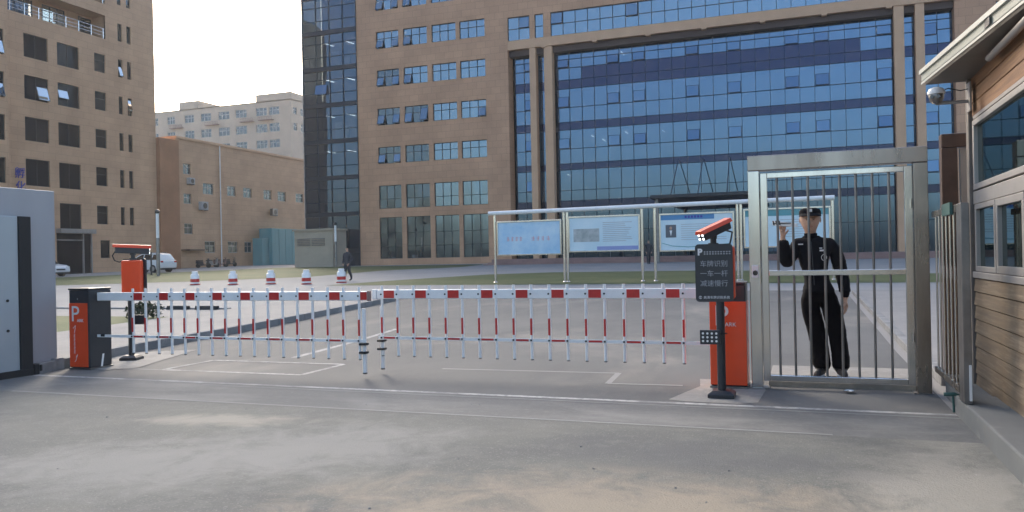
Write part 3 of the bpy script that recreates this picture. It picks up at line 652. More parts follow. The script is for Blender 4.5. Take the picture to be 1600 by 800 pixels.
def back_block():
    t = thing('apartment_building', 'pale hazy apartment block far behind, with two raised roof boxes', 'building', (-108, 130, 1.0))
    P = PY(130)
    cx = [(-127, -125), (-122.6, -120.6), (-118.1, -115.7), (-114, -111.4), (-109.6, -106.9), (-105.4, -102.7), (-100.5, -97.9), (-97.4, -95)]
    rz = [(30.2, 31.8), (26.9, 28.6), (23.8, 25.4)]
    holes = [(a, b, c, d) for a, b in cx for c, d in rz]
    mb = MB(); holed(mb, P, -132, -92.3, 1, 33, holes, .2)
    hx = [(130.8, 132.0, 30.2, 31.6), (133.2, 134.6, 30.2, 31.6), (130.8, 132.0, 27, 28.5), (133.2, 134.6, 27, 28.5)]
    holed(mb, PX(-92.3), 130, 146, 1, 33, hx, .2)
    mb.build('wall', K['back'], t, recalc=False)
    mb = MB(); mb.box(-131.9, -92.9, 130.5, 145.9, 1, 32.9); mb.build('core', K['room'], t)
    mb = MB(); mb.box(-119.4, -114.4, 129.95, 140, 33.002, 34.55); mb.box(-100.4, -92.25, 129.95, 146, 33.002, 34.4); mb.box(-132, -92.3, 130, 146, 32.8, 33); mb.build('roof', K['back'], t)
    for h in holes: window(t, P, *h, K['gdim'], 3, (.6,), fr=K['alu'], bar=.09, rec=.12)
    for h in hx: window(t, PX(-92.3), *h, K['gdim'], 2, (.6,), fr=K['alu'], bar=.08, rec=.12)
    for x in (-121.5, -112.5, -104, -99.5):
        m = MB(); m.box(x, x+3.2, 129.3, 129.99, 29.2, 29.32)
        for k in range(9): m.tube((x+.4*k, 129.35, 29.32), (x+.4*k, 129.35, 29.85), .04, 6)
        m.tube((x, 129.35, 29.85), (x+3.2, 129.35, 29.85), .04, 6); m.build('flower_rack', K['granite'], t)
back_block()

# ------------------------------------------------------------------ things in front of the buildings
t = thing('metal_shed', 'teal sheet metal shed with four panels against the low block', 'shed', (-61, 82.5, 1.0))
m = MB(); m.box(-61.98, -60.2, 80.4, 85.8, .9, 5.5); m.build('body', K['teal'], t)
for i in range(4):
    m = MB(); m.box(-60.198, -60.15, 80.45+i*1.34, 81.72+i*1.34, 1.1, 5.42); m.build('panel', K['teal'], t, bevel=.02)
m = MB(); m.box(-61.98, -60.6, 79.1, 80.39, .9, 4.3); m.build('annexe', K['teal'], t)

t = thing('utility_hut', 'small flat-roofed beige hut with two louvred vents by the glazed corner', 'hut', (-42.6, 64, .88))
m = MB(); m.box(-44.9, -40.7, 63.4, 65.7, .5, 4.25); m.build('wall', K['beige'], t)
m = MB(); m.box(-45.05, -40.55, 63.25, 65.75, 4.252, 4.42); m.build('roof', K['beige'], t)
for x in (-44.55, -42.95):
    m = MB()
    for k in range(5): m.box(x, x+1.4, 63.33, 63.395, 2.85+k*.15, 2.93+k*.15)
    m.build('vent', K['steeld'], t)

def lampost(x, y, lab, h, grp):
    t = thing('street_lamp', lab, 'lamp post', (x, y, gz(y)), group=grp); z = gz(y)
    m = MB(); m.tube((x, y, z), (x, y, z+h*.58), .13, 14); m.build('post', K['steeld'], t, smooth=True)
    m = MB(); m.tube((x, y, z+h*.58), (x, y, z+h*.95), .11, 14); m.build('lamp_tube', K['white'], t, smooth=True)
    m = MB(); m.lathe([(.02, -.02), (.16, .02), (.17, .18), (.08, .28), (.01, .3)], (x, y, z+h*.95), 14); m.build('finial', K['frame'], t, smooth=True)
lampost(-43.5, 45, 'slim lamp post with white upper tube and dark knob beside the white estate car', 4.75, 'lamp posts')
lampost(-39.9, 62.6, 'slim lamp post with white tube at the corner of the beige hut', 4.0, 'lamp posts')
m = MB(); m.tube((-46.4, 47.3, gz(47.3)), (-46.4, 47.3, gz(47.3)+1.75), .06, 10); m.tube((-46.4, 47.3, gz(47.3)), (-46.4, 47.3, gz(47.3)+.05), .14, 12)
tag(m.build('marker_post', K['frame'], at=(-46.4, 47.3, gz(47.3)), smooth=True), 'thin dark post standing in front of the white estate car', 'post')

# cars
def car(label, loc, rz):
    """estate car built along local X, nose at +X"""
    t = thing('parked_car', label, 'car', loc, rz, 'white cars parked along the lawn')
    L, W = 4.6, .9
    def PL(u, v, d): return (u, d, v)
    prof = [(-2.28, .42), (-2.3, .75), (-2.24, 1.02), (-1.9, 1.08), (.9, 1.02), (1.9, .92), (2.2, .78), (2.28, .55), (2.25, .35), (1.85, .25), (-2.0, .25)]
    m = MB(); m.prism(prof, PL, -W, W, 0); m.build('body', K['carw'], t, bevel=.07, smooth=True, local=True, seg=3)
    lo = [(-2.2, 1.04), (-1.85, 1.6), (-1.3, 1.68), (.1, 1.66), (.55, 1.5), (1.25, 1.0)]
    m = MB(); n = len(lo); inn = [.80, .62, .60, .60, .66, .80]
    vs = [(u, -i, v) for (u, v), i in zip(lo, inn)] + [(u, i, v) for (u, v), i in zip(lo, inn)]
    m.add(vs, [tuple(range(n)), tuple(range(2*n-1, n-1, -1))]+[(i, i+n, (i+1) % n+n, (i+1) % n) for i in range(n)])
    m.build('cabin', K['carw'], t, bevel=.05, smooth=True, local=True)
    wins = [[(-1.95, 1.1), (-1.72, 1.5), (-1.25, 1.56), (-1.15, 1.1)], [(-1.05, 1.1), (-1.12, 1.57), (-.25, 1.57), (-.2, 1.1)], [(-.1, 1.1), (-.15, 1.57), (.08, 1.56), (.5, 1.4), (.95, 1.08)]]
    def wy(v): return .81-(v-1.04)*(.2/.62)
    for s in (-1, 1):
        for wn in wins:
            m = MB(); m.add([(u, s*(wy(v)+.012), v) for u, v in wn]+[(u, s*(wy(v)-.02), v) for u, v in wn], [tuple(range(len(wn)))]+[tuple(range(2*len(wn)-1, len(wn)-1, -1))]+[(i, i+len(wn), (i+1) % len(wn)+len(wn), (i+1) % len(wn)) for i in range(len(wn))]); m.build('side_window', K['carg'], t, local=True)
        for x in (-1.4, 1.4):
            m = MB(); m.tube((x, s*.70, .33), (x, s*.92, .33), .34, 20); wh = m.build('wheel', K['tyre'], t, local=True, smooth=True)
            m = MB(); m.tube((x, s*.90, .33), (x, s*.93, .33), .21, 16); WLOC[wh.name] = Vector(); m.build('rim', K['alu'], wh, local=True)
        m = MB(); m.box(2.0, 2.27, s*.55 if s > 0 else -.84, .84 if s > 0 else -.55, .66, .80); m.build('headlight', K['lampw'], t, local=True, bevel=.02)
        m = MB(); m.box(-2.31, -2.15, .6 if s > 0 else -.86, .86 if s > 0 else -.6, .85, 1.0); m.build('tail_light', K['lampr'], t, local=True, bevel=.02)
    m = MB(); m.add([(1.27, -.72, 1.03), (1.27, .72, 1.03), (.60, .58, 1.50), (.60, -.58, 1.50)], [(0, 1, 2, 3)]); m.build('windscreen', K['carg'], t, local=True, recalc=False)
    m = MB(); m.box(-2.2, 2.2, -.86, .86, .24, .40); m.build('sill', K['frame'], t, local=True, bevel=.04)
    m = MB(); m.box(2.2, 2.295, -.4, .4, .5, .62); m.build('grille', K['frame'], t, local=True)
    for s in (-1, 1):
        m = MB(); m.box(-1.5, .2, s*.52-.02, s*.52+.02, 1.69, 1.73); m.build('roof_rail', K['alu'], t, local=True)
    return t
car('white estate car parked side-on by the slim lamp post', (-53.4, 54.2, gz(54.2)), R(180-3))
car('white car showing only its nose beside the grey gate pillar', (-57.9, 47.3, gz(47.3)), R(0))

# scooters by the low block
def scooter(x, y, rz, label, body):
    t = thing('scooter', label, 'scooter', (x, y, gz(y)), rz, 'scooters parked by the low block')
    for s in (-.6, .6):
        m = MB(); m.tube((s, -.05, .24), (s, .05, .24), .24, 16); m.build('wheel', K['tyre'], t, local=True)
    m = MB(); m.prism([(-.85, .5), (-.8, .72), (-.1, .70), (0, .36), (.35, .34), (.52, .95), (.62, .95), (.55, .3), (-.3, .22), (-.6, .4)], lambda u, v, d: (u, d, v), -.13, .13); m.build('body', body, t, local=True, bevel=.03)
    m = MB(); m.box(-.8, -.1, -.14, .14, .722, .82); m.build('seat', K['rubber'], t, local=True, bevel=.03)
    m = MB(); m.path([(.5, -.32, 1.05), (.56, 0, 1.0), (.5, .32, 1.05)], .02, 8); m.tube((.57, 0, .9), (.53, 0, 1.02), .03, 8); m.build('handlebar', K['frame'], t, local=True)
scooter(-59.9, 68.3, R(70), 'dark scooter under the brown awning, nearest the white estate car', K['black'])
scooter(-59.8, 69.6, R(80), 'pale grey scooter standing between dark scooters by the awning', K['alu'])
scooter(-59.9, 71.0, R(65), 'red-brown scooter parked below the ground-floor window', K['granite'])
scooter(-59.8, 72.4, R(75), 'dark scooter beside the white rain pipe', K['black'])

# traffic cones in a row
def cone(x, y, lab):
    z = gz(y); t = thing('traffic_drum', lab, 'traffic drum', (x, y, z), group='red and white traffic drums')
    m = MB(); m.lathe([(.0, 0), (.26, 0), (.26, .04), (0, .06)], (x, y, z), 16); m.build('base', K['red'], t)
    pf = [(.24, .06), (.22, .2), (.215, .2), (.20, .36), (.195, .36), (.18, .52), (.13, .6), (.12, .66), (.0, .66)]
    m = MB(); m.lathe([(.215, .06), (.215, .2), (.205, .50), (.19, .53), (.15, .545), (.145, .66), (.12, .68), (.0, .68)], (x, y, z), 20); b = m.build('drum', K['white'], t, smooth=True)
    m = MB(); m.lathe([(.2175, .14), (.2135, .30), (.2, .30), (.2, .14)], (x, y, z), 20); m.build('band', K['red'], t, smooth=True)
for (x, y), l in zip([(-28.7, 32.1), (-26.2, 31.9), (-24.2, 32.2), (-21.9, 31.8), (-20.75, 33.0)],
                     ['white and red traffic drum farthest left, behind the orange camera post', 'white and red traffic drum second from the left in the row', 'white and red traffic drum in the middle of the row of five', 'white and red traffic drum second from the right in the row', 'white and red traffic drum at the feet of the walking person']):
    cone(x, y, l)

# notice board
def notice_board():
    y = 31.5; z0 = gz(31.5)
    def post(t, x):
        m = MB(); m.tube((x, y, z0), (x, y, 3.26), .055, 12); p = m.build('post', K['steel'], t, smooth=True)
        m = MB(); m.lathe([(.12, 0), (.12, .03), (.06, .06)], (x, y, z0), 12); m.build('foot', K['steel'], p)
    P = PY(31.44)
    lab = ['notice board with a sky-blue poster and faint pink lettering, first from the brown wing', 'notice board with a building photograph and lines of text', 'notice board with a portrait of a man in a dark suit', 'notice board behind the guard, seen through the gate bars']
    spans = [(-12.12, -9.26, 1.47, 2.93), (-8.97, -6.0, 1.55, 3.02), (-5.24, -2.37, 1.5, 3.0), (-2.03, 1.06, 1.57, 3.06)]
    posts = [(-12.22, -9.16), (-9.02, -5.93), (-5.42, -2.26), (-2.13, 1.12)]
    for i, (a, b, c, d) in enumerate(spans):
        t = thing('notice_board', lab[i], 'notice board', ((a+b)/2, y, z0), group='notice boards under the long steel rail')
        for x in posts[i]: post(t, x)
        m = MB(); e = .06
        m.box(a, b, y-.06, y+.06, c, c+e); m.box(a, b, y-.06, y+.06, d-e, d); m.box(a, a+e, y-.06, y+.06, c+e, d-e); m.box(b-e, b, y-.06, y+.06, c+e, d-e)
        m.build('frame', K['steel'], t, bevel=.008)
        m = MB(); m.box(a+e, b-e, y-.02, y+.03, c+e, d-e); s = m.build('poster', K['skyprint'] if i == 0 else K['paleprint'], t)
        def strip_(n, x0, x1, v0, v1, mt, dd=-.003):
            q = MB(); q.box(x0, x1, y-.02+dd-.004, y-.0205+0, v0, v1); return q.build(n, mt, s)
        rr = random.Random(i)
        if i == 0:
            q = MB()
            for x in [a+.45+.19*k for k in range(4)]+[a+1.55+.22*k for k in range(4)]:
                for k in range(3): q.box(x, x+rr.uniform(.07, .14), y-.026, y-.0205, c+.62+k*.06, c+.64+k*.06)
                xx = x+rr.uniform(.03, .09); q.box(xx, xx+.02, y-.029, y-.0262, c+.60, c+.79)
            q.build('lettering', K['pinktext'], s)
        if i == 1:
            strip_('photograph', a+.22, a+1.3, c+.42, c+.95, K['photo'])
            q = MB()
            for k in range(11): q.box(a+1.45, a+1.45+rr.uniform(.9, 1.25), y-.026, y-.0205, c+.42+k*.075, c+.438+k*.075)
            q.build('lettering', K['gtext'], s)
            strip_('footer', a+1.2, b-.09, c+.07, c+.22, K['purple'])
        if i == 2:
            strip_('header', a+.07, b-.75, d-.26, d-.07, K['blueprint'])
            ph = strip_('photograph', a+.25, a+.66, c+.55, c+1.05, K['photodark'])
            q = MB(); cx = a+.455
            q.lathe([(.0, -.07), (.045, -.05), (.06, 0), (.045, .05), (0, .07)], (0, 0, 0), 12); q.v = [(cx+x*.9, y-.026+yy*.1, c+.92+z) for x, yy, z in q.v]
            q.build('portrait_face', K['skin'], ph, smooth=True)
            q = MB(); q.prism([(cx-.05, c+.83), (cx+.05, c+.83), (cx, c+.6)], PY(0), y-.03, y-.0255); q.build('portrait_shirt', K['wpatch'], ph)
            q = MB()
            for k in range(8): q.box(a+.85, a+.85+rr.uniform(1.2, 1.75), y-.026, y-.0205, c+.45+k*.085, c+.465+k*.085)
            q.build('lettering', K['gtext'], s)
            q = MB()
            for k in range(6): q.box(a+1.0+k*.12, a+1.08+k*.12, y-.034, y-.0288, d-.2, d-.11)
            q.build('title', K['btext'], s)
            q = MB(); q.path([(a+.1, y-.022, c+.34), (a+.5, y-.022, c+.22), (a+1.1, y-.022, c+.17), (a+1.8, y-.022, c+.2), (b-.15, y-.022, c+.27)], .014, 6); q.build('swoosh', K['teal'], s)
        if i == 3:
            strip_('header', a+.07, b-.07, d-.3, d-.07, K['teal'])
            strip_('photograph', a+.35, a+.75, c+.5, c+1.0, K['photo'])
            q = MB()
            for k in range(8): q.box(a+1.3, a+1.3+rr.uniform(.9, 1.4), y-.026, y-.0205, c+.4+k*.09, c+.416+k*.09)
            q.build('lettering', K['gtext'], s)
    m = MB(); m.path([(-12.45, y-.1, 3.28), (1.2, y-.1, 3.36)], .085, 16); o = m.build('canopy_rail', K['white'], at=(-5.6, y, 3.3), smooth=True)
    tag(o, 'long white tubular rail running along the top of the notice boards', 'rail')
notice_board()

# wheel stops and a dark plant on the far edge of the walkway
def stop(x, lab):
    y = 16.92; z = gz(y)+.10; t = thing('wheel_stop', lab, 'wheel stop', (x, y, z), group='black rubber wheel stops')
    m = MB(); m.prism([(-.08, 0), (.08, 0), (.045, .1), (-.045, .1)], lambda u, v, d: (x+d, y+u, z+v), -.35, .35); m.build('bar', K['rubber'], t, bevel=.01)
for x, l in ((-16.65, 'black wheel stop nearest the dark plant'), (-15.7, 'black wheel stop between two others behind the barrier bars'), (-14.75, 'black wheel stop nearest the road kerb'), (-18.6, 'black wheel stop behind the orange cabinet')): stop(x, l)
t = thing('low_plant', 'dark leafy low plant at the end of the grass verge', 'plant', (-14.35, 14.4, gz(14.4)+.1))
rr = random.Random(3); m = MB()
for k in range(240):
    a = rr.uniform(0, 6.28); r_ = rr.uniform(0, .38)**.9; h = rr.uniform(.03, .42)
    c = Vector((-14.35+r_*math.cos(a), 14.4+r_*math.sin(a), gz(14.4)+.1+h*(1-.5*r_)))
    d = Vector((rr.uniform(-1, 1), rr.uniform(-1, 1), rr.uniform(-.2, 1))).normalized(); e = d.orthogonal().normalized()
    m.add([c-d*.07, c+e*.022, c+d*.07, c-e*.022], [(0, 1, 2, 3)])
m.build('leaves', K['leaf'], t, recalc=False)
m = MB()
for k in range(6): m.tube((-14.35, 14.4, gz(14.4)+.08), (-14.35+rr.uniform(-.2, .2), 14.4+rr.uniform(-.2, .2), gz(14.4)+.35), .008, 5)
m.build('stem', K['brownf'], t)

# ------------------------------------------------------------------ barrier machines
def barrier(label, x0, y0, xa, xb, mirror):
    """cabinet at x0..x0+.36; fence arm from xa to xb (xb is the free tip)"""
    t = thing('barrier_gate', label, 'barrier gate', (x0+.18, y0+.18, 0), group='red and white fence-arm barriers')
    m = MB(); m.box(x0, x0+.36, y0, y0+.36, 0.03, 1.07); cb = m.build('cabinet', K['black'], t, bevel=.012)
    m = MB(); m.box(x0-.01, x0+.37, y0-.008, y0+.37, 0, .028); m.build('base_plate', K['steeld'], t)
    m = MB(); m.box(x0-.004, x0+.364, y0-.012, y0+.364, 1.072, 1.10); m.build('cap', K['black'], t, bevel=.008)
    m = MB()
    if mirror: m.box(x0-.003, x0+.363, y0-.006, y0+.366, .04, .90)
    else: m.box(x0+.005, x0+.33, y0-.008, y0+.02, .04, .90)
    dr = m.build('door', K['orange'], t, bevel=.006)
    pr = 'P'; fx = x0+.05
    yf = y0-.0105
    text('letter', 'P', .30, (fx-.01, yf, .655), (R(90), 0, 0), K['wtext'], dr, .0012)
    text('lettering', 'ARK', .06, (fx+.10, yf, .645), (R(90), 0, 0), K['wtext'], dr, .0012)
    m = MB(); sx = fx+.05
    m.path([(sx-.02, yf, .56), (sx+.02, yf, .60), (sx+.015, yf, .56), (sx, yf, .50)], .0035, 6)
    m.path([(sx+.02, yf, .17), (sx+.05, yf, .21), (sx+.02, yf, .13), (sx, yf, .11)], .0035, 6)
    for k in range(15): m.box(sx-.012+.003*(k % 3), sx+.012-.003*(k % 2), yf-.002, yf+.001, .225+k*.018, .233+k*.018)
    m.build('script_lettering', K['wtext'], dr)
    m = MB(); m.tube((x0+.17, y0-.014, .955), (x0+.17, y0-.002, .955), .012, 10); m.build('lock', K['steel'], cb)
    # arm
    ya, yb = y0+.12, y0+.165
    lo, hi = min(xa, xb), max(xa, xb)
    m = MB(); m.box(lo, hi, ya, yb, .925, 1.035); arm = m.build('arm', K['white'], t, bevel=.008)
    n = int(round((hi-lo-.55)/.208))+1 if not mirror else 18
    n = 17 if not mirror else 18
    xs = [xb-.119-.215*i for i in range(n)] if not mirror else [xb+.062+.2138*i for i in range(n)]
    sg = -1 if not mirror else 1
    ym = (ya+yb)/2
    for i, x in enumerate(xs):
        m = MB(); m.tube((x, ym, .235), (x, ym, 1.085), .017, 10)
        m.tube((x, ya-.008, .98), (x, ya+.01, .98), .011, 8, 2); m.tube((x, ym-.036, .452), (x, ym-.01, .452), .012, 8, 2)
        m.tube((x, ym, .225), (x, ym, .2345), .0175, 10, 2); m.box(x-.0115, x+.0115, ym-.0205, ym, .51, .70, 1)
        m.build('drop_bar', [K['white'], K['red'], K['rubber']], arm, smooth=True)
    for i in range(0 if mirror else 1, n-1, 2):
        xc = xs[i]; xn = xs[i+1] if i+1 < n else xs[i]+sg*.2
        if not mirror: a, b = min(xc, xc-.215), max(xc, xc-.215)
        else: a, b = min(xc, xc+.2138), max(xc, xc+.2138)
        m = MB(); m.box(a+.035, b-.035, ya-.0025, ya+.001, .934, 1.026); m.build('red_panel', K['red'], arm)
        m = MB(); m.box(a+.03, b-.03, ym-.0305, ym-.018, .441, .463); m.build('red_rail_panel', K['red'], arm)
    if not mirror:
        m = MB(); m.box(xs[0]+.03, xb-.003, ya-.0025, ya+.001, .934, 1.026); m.build('red_panel', K['red'], arm)
        m = MB(); m.hexa([(x0+.361, y0+.17, .03), (x0+.363, y0+.17, .03), (x0+.363, y0+.2, .03), (x0+.361, y0+.2, .03), (x0+.361, y0+.2, .2), (x0+.363, y0+.2, .2), (x0+.363, y0+.23, .2), (x0+.361, y0+.23, .2)]); m.build('tape', K['white'], cb)
    m = MB(); ext0, ext1 = (lo+.0, hi-.02) if not mirror else (lo+.02, hi)
    m.box(ext0, ext1, ym-.028, ym-.019, .434, .470); rl = m.build('lower_rail', K['white'], arm)
    # tip leg
    xl = xb-.07 if not mirror else xb+.045
    m = MB(); m.tube((xl, ym+.02, .075), (xl, ym+.02, .83), .024, 12); lg = m.build('tip_leg', K['white'], arm, smooth=True)
    m = MB()
    m.tube((xl, ym+.02, .30), (xl, ym+.02, .325), .027, 12); m.tube((xl, ym+.02, .40), (xl, ym+.02, .425), .027, 12); m.tube((xl, ym+.02, .06), (xl, ym+.02, .075), .026, 12)
    cl = m.build('clamp', K['rubber'], lg, smooth=True)
    m = MB(); m.box(xl-.042, xl+.042, ym-.04, ym+.048, .300, .325); m.box(xl-.042, xl+.042, ym-.04, ym+.048, .40, .424); m.build('yoke', K['rubber'], lg)
    m = MB()
    if mirror: m.box(xb-.06, xb-.001, ya-.004, yb+.004, .92, 1.04)
    else: m.box(xb+.001, xb+.03, ya-.004, yb+.004, .92, 1.04)
    m.build('end_cap', K['white'] if mirror else K['granite'], arm, bevel=.004)
    m = MB()
    if not mirror:
        m.tube((x0+.37, ym-.02, .46), (x0+.50, ym-.02, .46), .008, 8); m.tube((x0+.44, ym-.02, .46), (x0+.50, ym-.02, .46), .022, 8)
        m.build('tie_rod', K['rubber'], arm)
    return t
barrier('orange and black barrier cabinet with its white fence arm, beside the grey gate pillar', -9.32, 8.04, -8.955, -4.79, False)
barrier('all orange barrier cabinet with its white fence arm, beside the steel gate', -.90, 8.45-.02, -.905, -4.884, True)

# number-plate camera posts
def camera_post(label, x, y, facing):
    """facing -1 looks at the viewer, +1 shows its back; built in local coordinates, front at -Y"""
    t = thing('camera_post', label, 'camera post', (x, y, 0), 0 if facing < 0 else math.pi+R(20), 'number plate camera posts'); WLOC[t.name] = Vector()
    kw = dict(local=True)
    q_ = .045; m = MB(); m.box(q_-.125, q_+.125, -.125, .125, .01, .045); m.hexa([(q_-.125, -.125, .045), (q_+.125, -.125, .045), (q_+.125, .125, .045), (q_-.125, .125, .045), (q_-.085, -.085, .075), (q_+.085, -.085, .075), (q_+.085, .085, .075), (q_-.085, .085, .075)])
    m.build('base', K['black'], t, bevel=.006, **kw)
    m = MB(); m.tube((q_, 0, .07), (q_, 0, 1.0), .040, 18); m.build('pole', K['black'], t, smooth=True, **kw)
    # display box: black front plate on an orange shell
    m = MB(); m.box(-.15, .19 if facing < 0 else .15, -.02, .10 if facing < 0 else .07, .955, 1.47); bx = m.build('display_shell', K['orange'], t, bevel=.025, **kw)
    pts = []
    for cx, cz, a0 in ((.14, 1.455, 0), (-.145, 1.455, 90), (-.145, .965, 180), (.14, .965, 270)):
        for k in range(5):
            a = R(a0+k*22.5); pts.append((cx+.035*math.cos(a), cz+.035*math.sin(a)))
    m = MB(); m.prism(pts, lambda u, v, d: (u, d, v), -.05, -.022); fr = m.build('display_front', K['black'], t, **kw)
    WLOC[fr.name] = Vector()
    yf = -.0515; rot = (R(90), 0, 0)
    def tx(n, s, size, px, pz, mt, al='LEFT', b=0): text(n, s, size, (px, yf, pz), rot, mt, fr, .001, al, local=True, bold=b)
    tx('letter', 'P', .085, -.155, 1.385, K['wtext'], b=.004); 
    m = MB()
    for r_ in range(2):
        for k in range(10): m.box(-.095+k*.026, -.08+k*.026, yf-.002, yf+.001, 1.388+r_*.02, 1.4+r_*.02)
    m.build('dot_lettering', K['gtext'], fr, **kw)
    for k, s in enumerate(('车牌识别', '一车一杆', '减速慢行')): tx('lettering', s, .066, -.003, 1.275-.095*k, K['gtext'], 'CENTER')
    tx('lettering', '高清车牌识别系统', .031, .018, .962, K['wtext'], 'CENTER')
    m = MB(); m.path([(-.135+.013*math.cos(a*.5), yf, .973+.013*math.sin(a*.5)) for a in range(13)], .002, 6); m.tube((-.135, yf, .962), (-.135, yf, .985), .0022, 6); m.build('emblem', K['wtext'], fr, **kw)
    # tiny speaker light box half way down the pole
    m = MB(); m.box(-.145, .045, -.085, -.05, .52, .66); lb = m.build('lamp_panel', K['black'], t, bevel=.006, **kw); WLOC[lb.name] = Vector()
    m = MB()
    for i in range(4):
        for j in range(3): m.tube((-.115+i*.042, -.090, .553+j*.037), (-.115+i*.042, -.084, .553+j*.037), .011, 10)
    m.build('lens', K['lampw'], lb, **kw)
    m = MB(); m.tube((.02, -.05, .59), (.05, -.02, .59), .012, 8); m.tube((.04, -.05, .62), (.11, -.045, .625), .006, 6); m.build('clamp', K['rubber'], t, **kw)
    # camera head on a bracket, nose down towards the lane
    m = MB(); m.tube((-.01, .02, 1.472), (-.01, .02, 1.50), .05, 16); m.tube((-.01, .02, 1.50), (-.01, .02, 1.555), .03, 12); m.box(-.045, .025, .0, .04, 1.54, 1.575); m.build('bracket', K['black'], t, smooth=True, **kw)
    h = bpy.data.objects.new('camera_head', None)
    A = Matrix.Translation((-.0, .0, 1.625)) @ Matrix.Rotation(R(-40 if facing < 0 else -65), 4, 'Z') @ Matrix.Rotation(R(19 if facing < 0 else 3), 4, 'X') @ Matrix.Scale(.9 if facing < 0 else 1.12, 4)
    def tr(m): m.v = [tuple(A @ Vector(p)) for p in m.v]; return m
    m = MB(); m.box(-.055, .055, -.20, .21, -.055, .035); hd = tr(m).build('camera_housing', K['black'], t, bevel=.012, **kw); WLOC[hd.name] = Vector()
    m = MB(); m.hexa([(-.068, -.22, .02), (.068, -.22, .02), (.068, .24, .02), (-.068, .24, .02), (-.045, -.22, .062), (.045, -.22, .062), (.045, .24, .062), (-.045, .24, .062)]); tr(m).build('sun_hood', K['orange'], hd, bevel=.006, **kw)
    m = MB()
    for a in (-.028, .028):
        for b in (-.034, .008): m.tube((a, -.206, b), (a, -.199, b), .0125, 12)
    tr(m).build('led', K['led'], hd, **kw)
    m = MB(); m.tube((0, -.205, -.012), (0, -.199, -.012), .016, 12); tr(m).build('lens', K['lens'], hd, **kw)
    m = MB(); m.path([tuple(A @ Vector((.02, .14, -.05))), tuple(A @ Vector((.06, .19, -.09))), (.155, .03, 1.53), (.14, .03, 1.47)] if facing < 0 else [tuple(A @ Vector((0, .16, -.05))), (.26, .0, 1.60), (.30, .0, 1.54), (.27, .0, 1.47), (.20, .0, 1.445), (.13, .02, 1.465)], .009, 8); m.build('cable', K['rubber'], t, smooth=True, **kw)
    return t
camera_post('number plate camera post facing the viewer, with black P sign and four lit dots', -.79, 7.93, -1)
camera_post('number plate camera post seen from behind, orange back, beside the orange and black cabinet', -9.22, 9.05, 1)

# ------------------------------------------------------------------ steel pedestrian gate
def steel_gate():
    t = thing('steel_gate', 'stainless steel pedestrian gate with vertical bars and heavy square frame', 'gate', (.33, 8.6, 0))
    def post(x0, x1, y0, y1, z0, z1, mt, nm='post'):
        m = MB(); m.box(x0, x1, y0, y1, z0, z1); return m.build(nm, mt, t, bevel=.006)
    p1 = post(-.50, -.387, 8.52, 8.68, 0, 2.236, K['steel']); post(1.035, 1.16, 8.52, 8.68, 0, 2.236, K['steelb'])
    post(-.50, 1.16, 8.515, 8.685, 2.238, 2.39, K['steelb'], 'top_beam')
    m = MB(); m.box(-.515, -.325, 8.505, 8.695, 0, .012); m.box(1.005, 1.175, 8.505, 8.695, 0, .012); m.build('base_plate', K['steeld'], t)
    # leaf
    m = MB(); a, b = -.383, 1.03
    m.box(a, a+.07, 8.57, 8.63, .075, 2.215); m.box(b-.07, b, 8.57, 8.63, .075, 2.215)
    m.box(a+.07, b-.07, 8.572, 8.628, 2.16, 2.215); m.box(a+.07, b-.07, 8.572, 8.628, .078, .135); m.box(a+.07, b-.07, 8.574, 8.626, 1.155, 1.21)
    lf = m.build('leaf_frame', K['steel'], t, bevel=.005)
    for i in range(8):
        x = -.218+.149*i
        m = MB(); m.tube((x, 8.6, .136), (x, 8.6, 1.154), .0125, 10); m.tube((x, 8.6, 1.211), (x, 8.6, 2.159), .0125, 10); m.build('bar', K['steeld'], lf, smooth=True)
    m = MB(); m.box(-.475, -.41, 8.495, 8.519, 1.14, 1.27); lk = m.build('keypad', K['white'], t, bevel=.004)
    m = MB(); m.tube((-.4425, 8.489, 1.19), (-.4425, 8.496, 1.19), .026, 16); m.build('reader', K['lens'], lk, smooth=True)
    for z in (.5, 1.8):
        m = MB(); m.tube((1.01, 8.555, z), (1.01, 8.555, z+.09), .012, 8); m.build('hinge', K['steel'], t, smooth=True)
    m = MB(); m.lathe([(.0, 0), (.05, .002), (.055, .012), (.02, .02)], (.42, 8.42, .02), 14); m.build('floor_stop', K['steel'], t, smooth=True)
steel_gate()

# short side fence between gate and booth
t = thing('steel_fence', 'short stainless bar fence running from the gate to the timber booth', 'fence', (1.2, 8.0, .15))
for z in (.23, 1.70):
    m = MB(); m.box(1.18, 1.22, 7.302, 8.5, z, z+.055); m.build('rail', K['steelb'], t, bevel=.004)
for i in range(6):
    y = 7.46+i*.185
    m = MB(); m.tube((1.2, y, .286), (1.2, y, 1.699), .0095, 10); m.build('bar', K['steel'], t, smooth=True)
m = MB(); m.box(1.19, 1.25, 7.09, 7.30, .17, 1.76); m.build('post', K['steeld'], t, bevel=.005)
m = MB(); m.box(1.225, 1.24, 7.06, 7.088, .2, .48); m.build('bracket', K['white'], t)
m = MB(); m.box(1.155, 1.177, 7.36, 7.75, 1.68, 1.78); m.build('tag', K['green'], t)

# brown door frame behind the fence
t = thing('steel_doorway', 'brown metal doorway with pale panel, standing behind the fence by the booth', 'doorway', (1.5, 9.3, .1))
m = MB(); m.box(1.385, 1.535, 9.24, 9.38, .1, 2.44); m.build('post', K['brownf'], t, bevel=.008)
m = MB(); m.box(1.385, 2.6, 9.235, 9.385, 2.442, 2.585); m.build('beam', K['brownf'], t, bevel=.008)
m = MB(); m.box(1.56, 2.6, 9.28, 9.33, .12, 2.43); m.build('panel', K['alu'], t, bevel=.006)

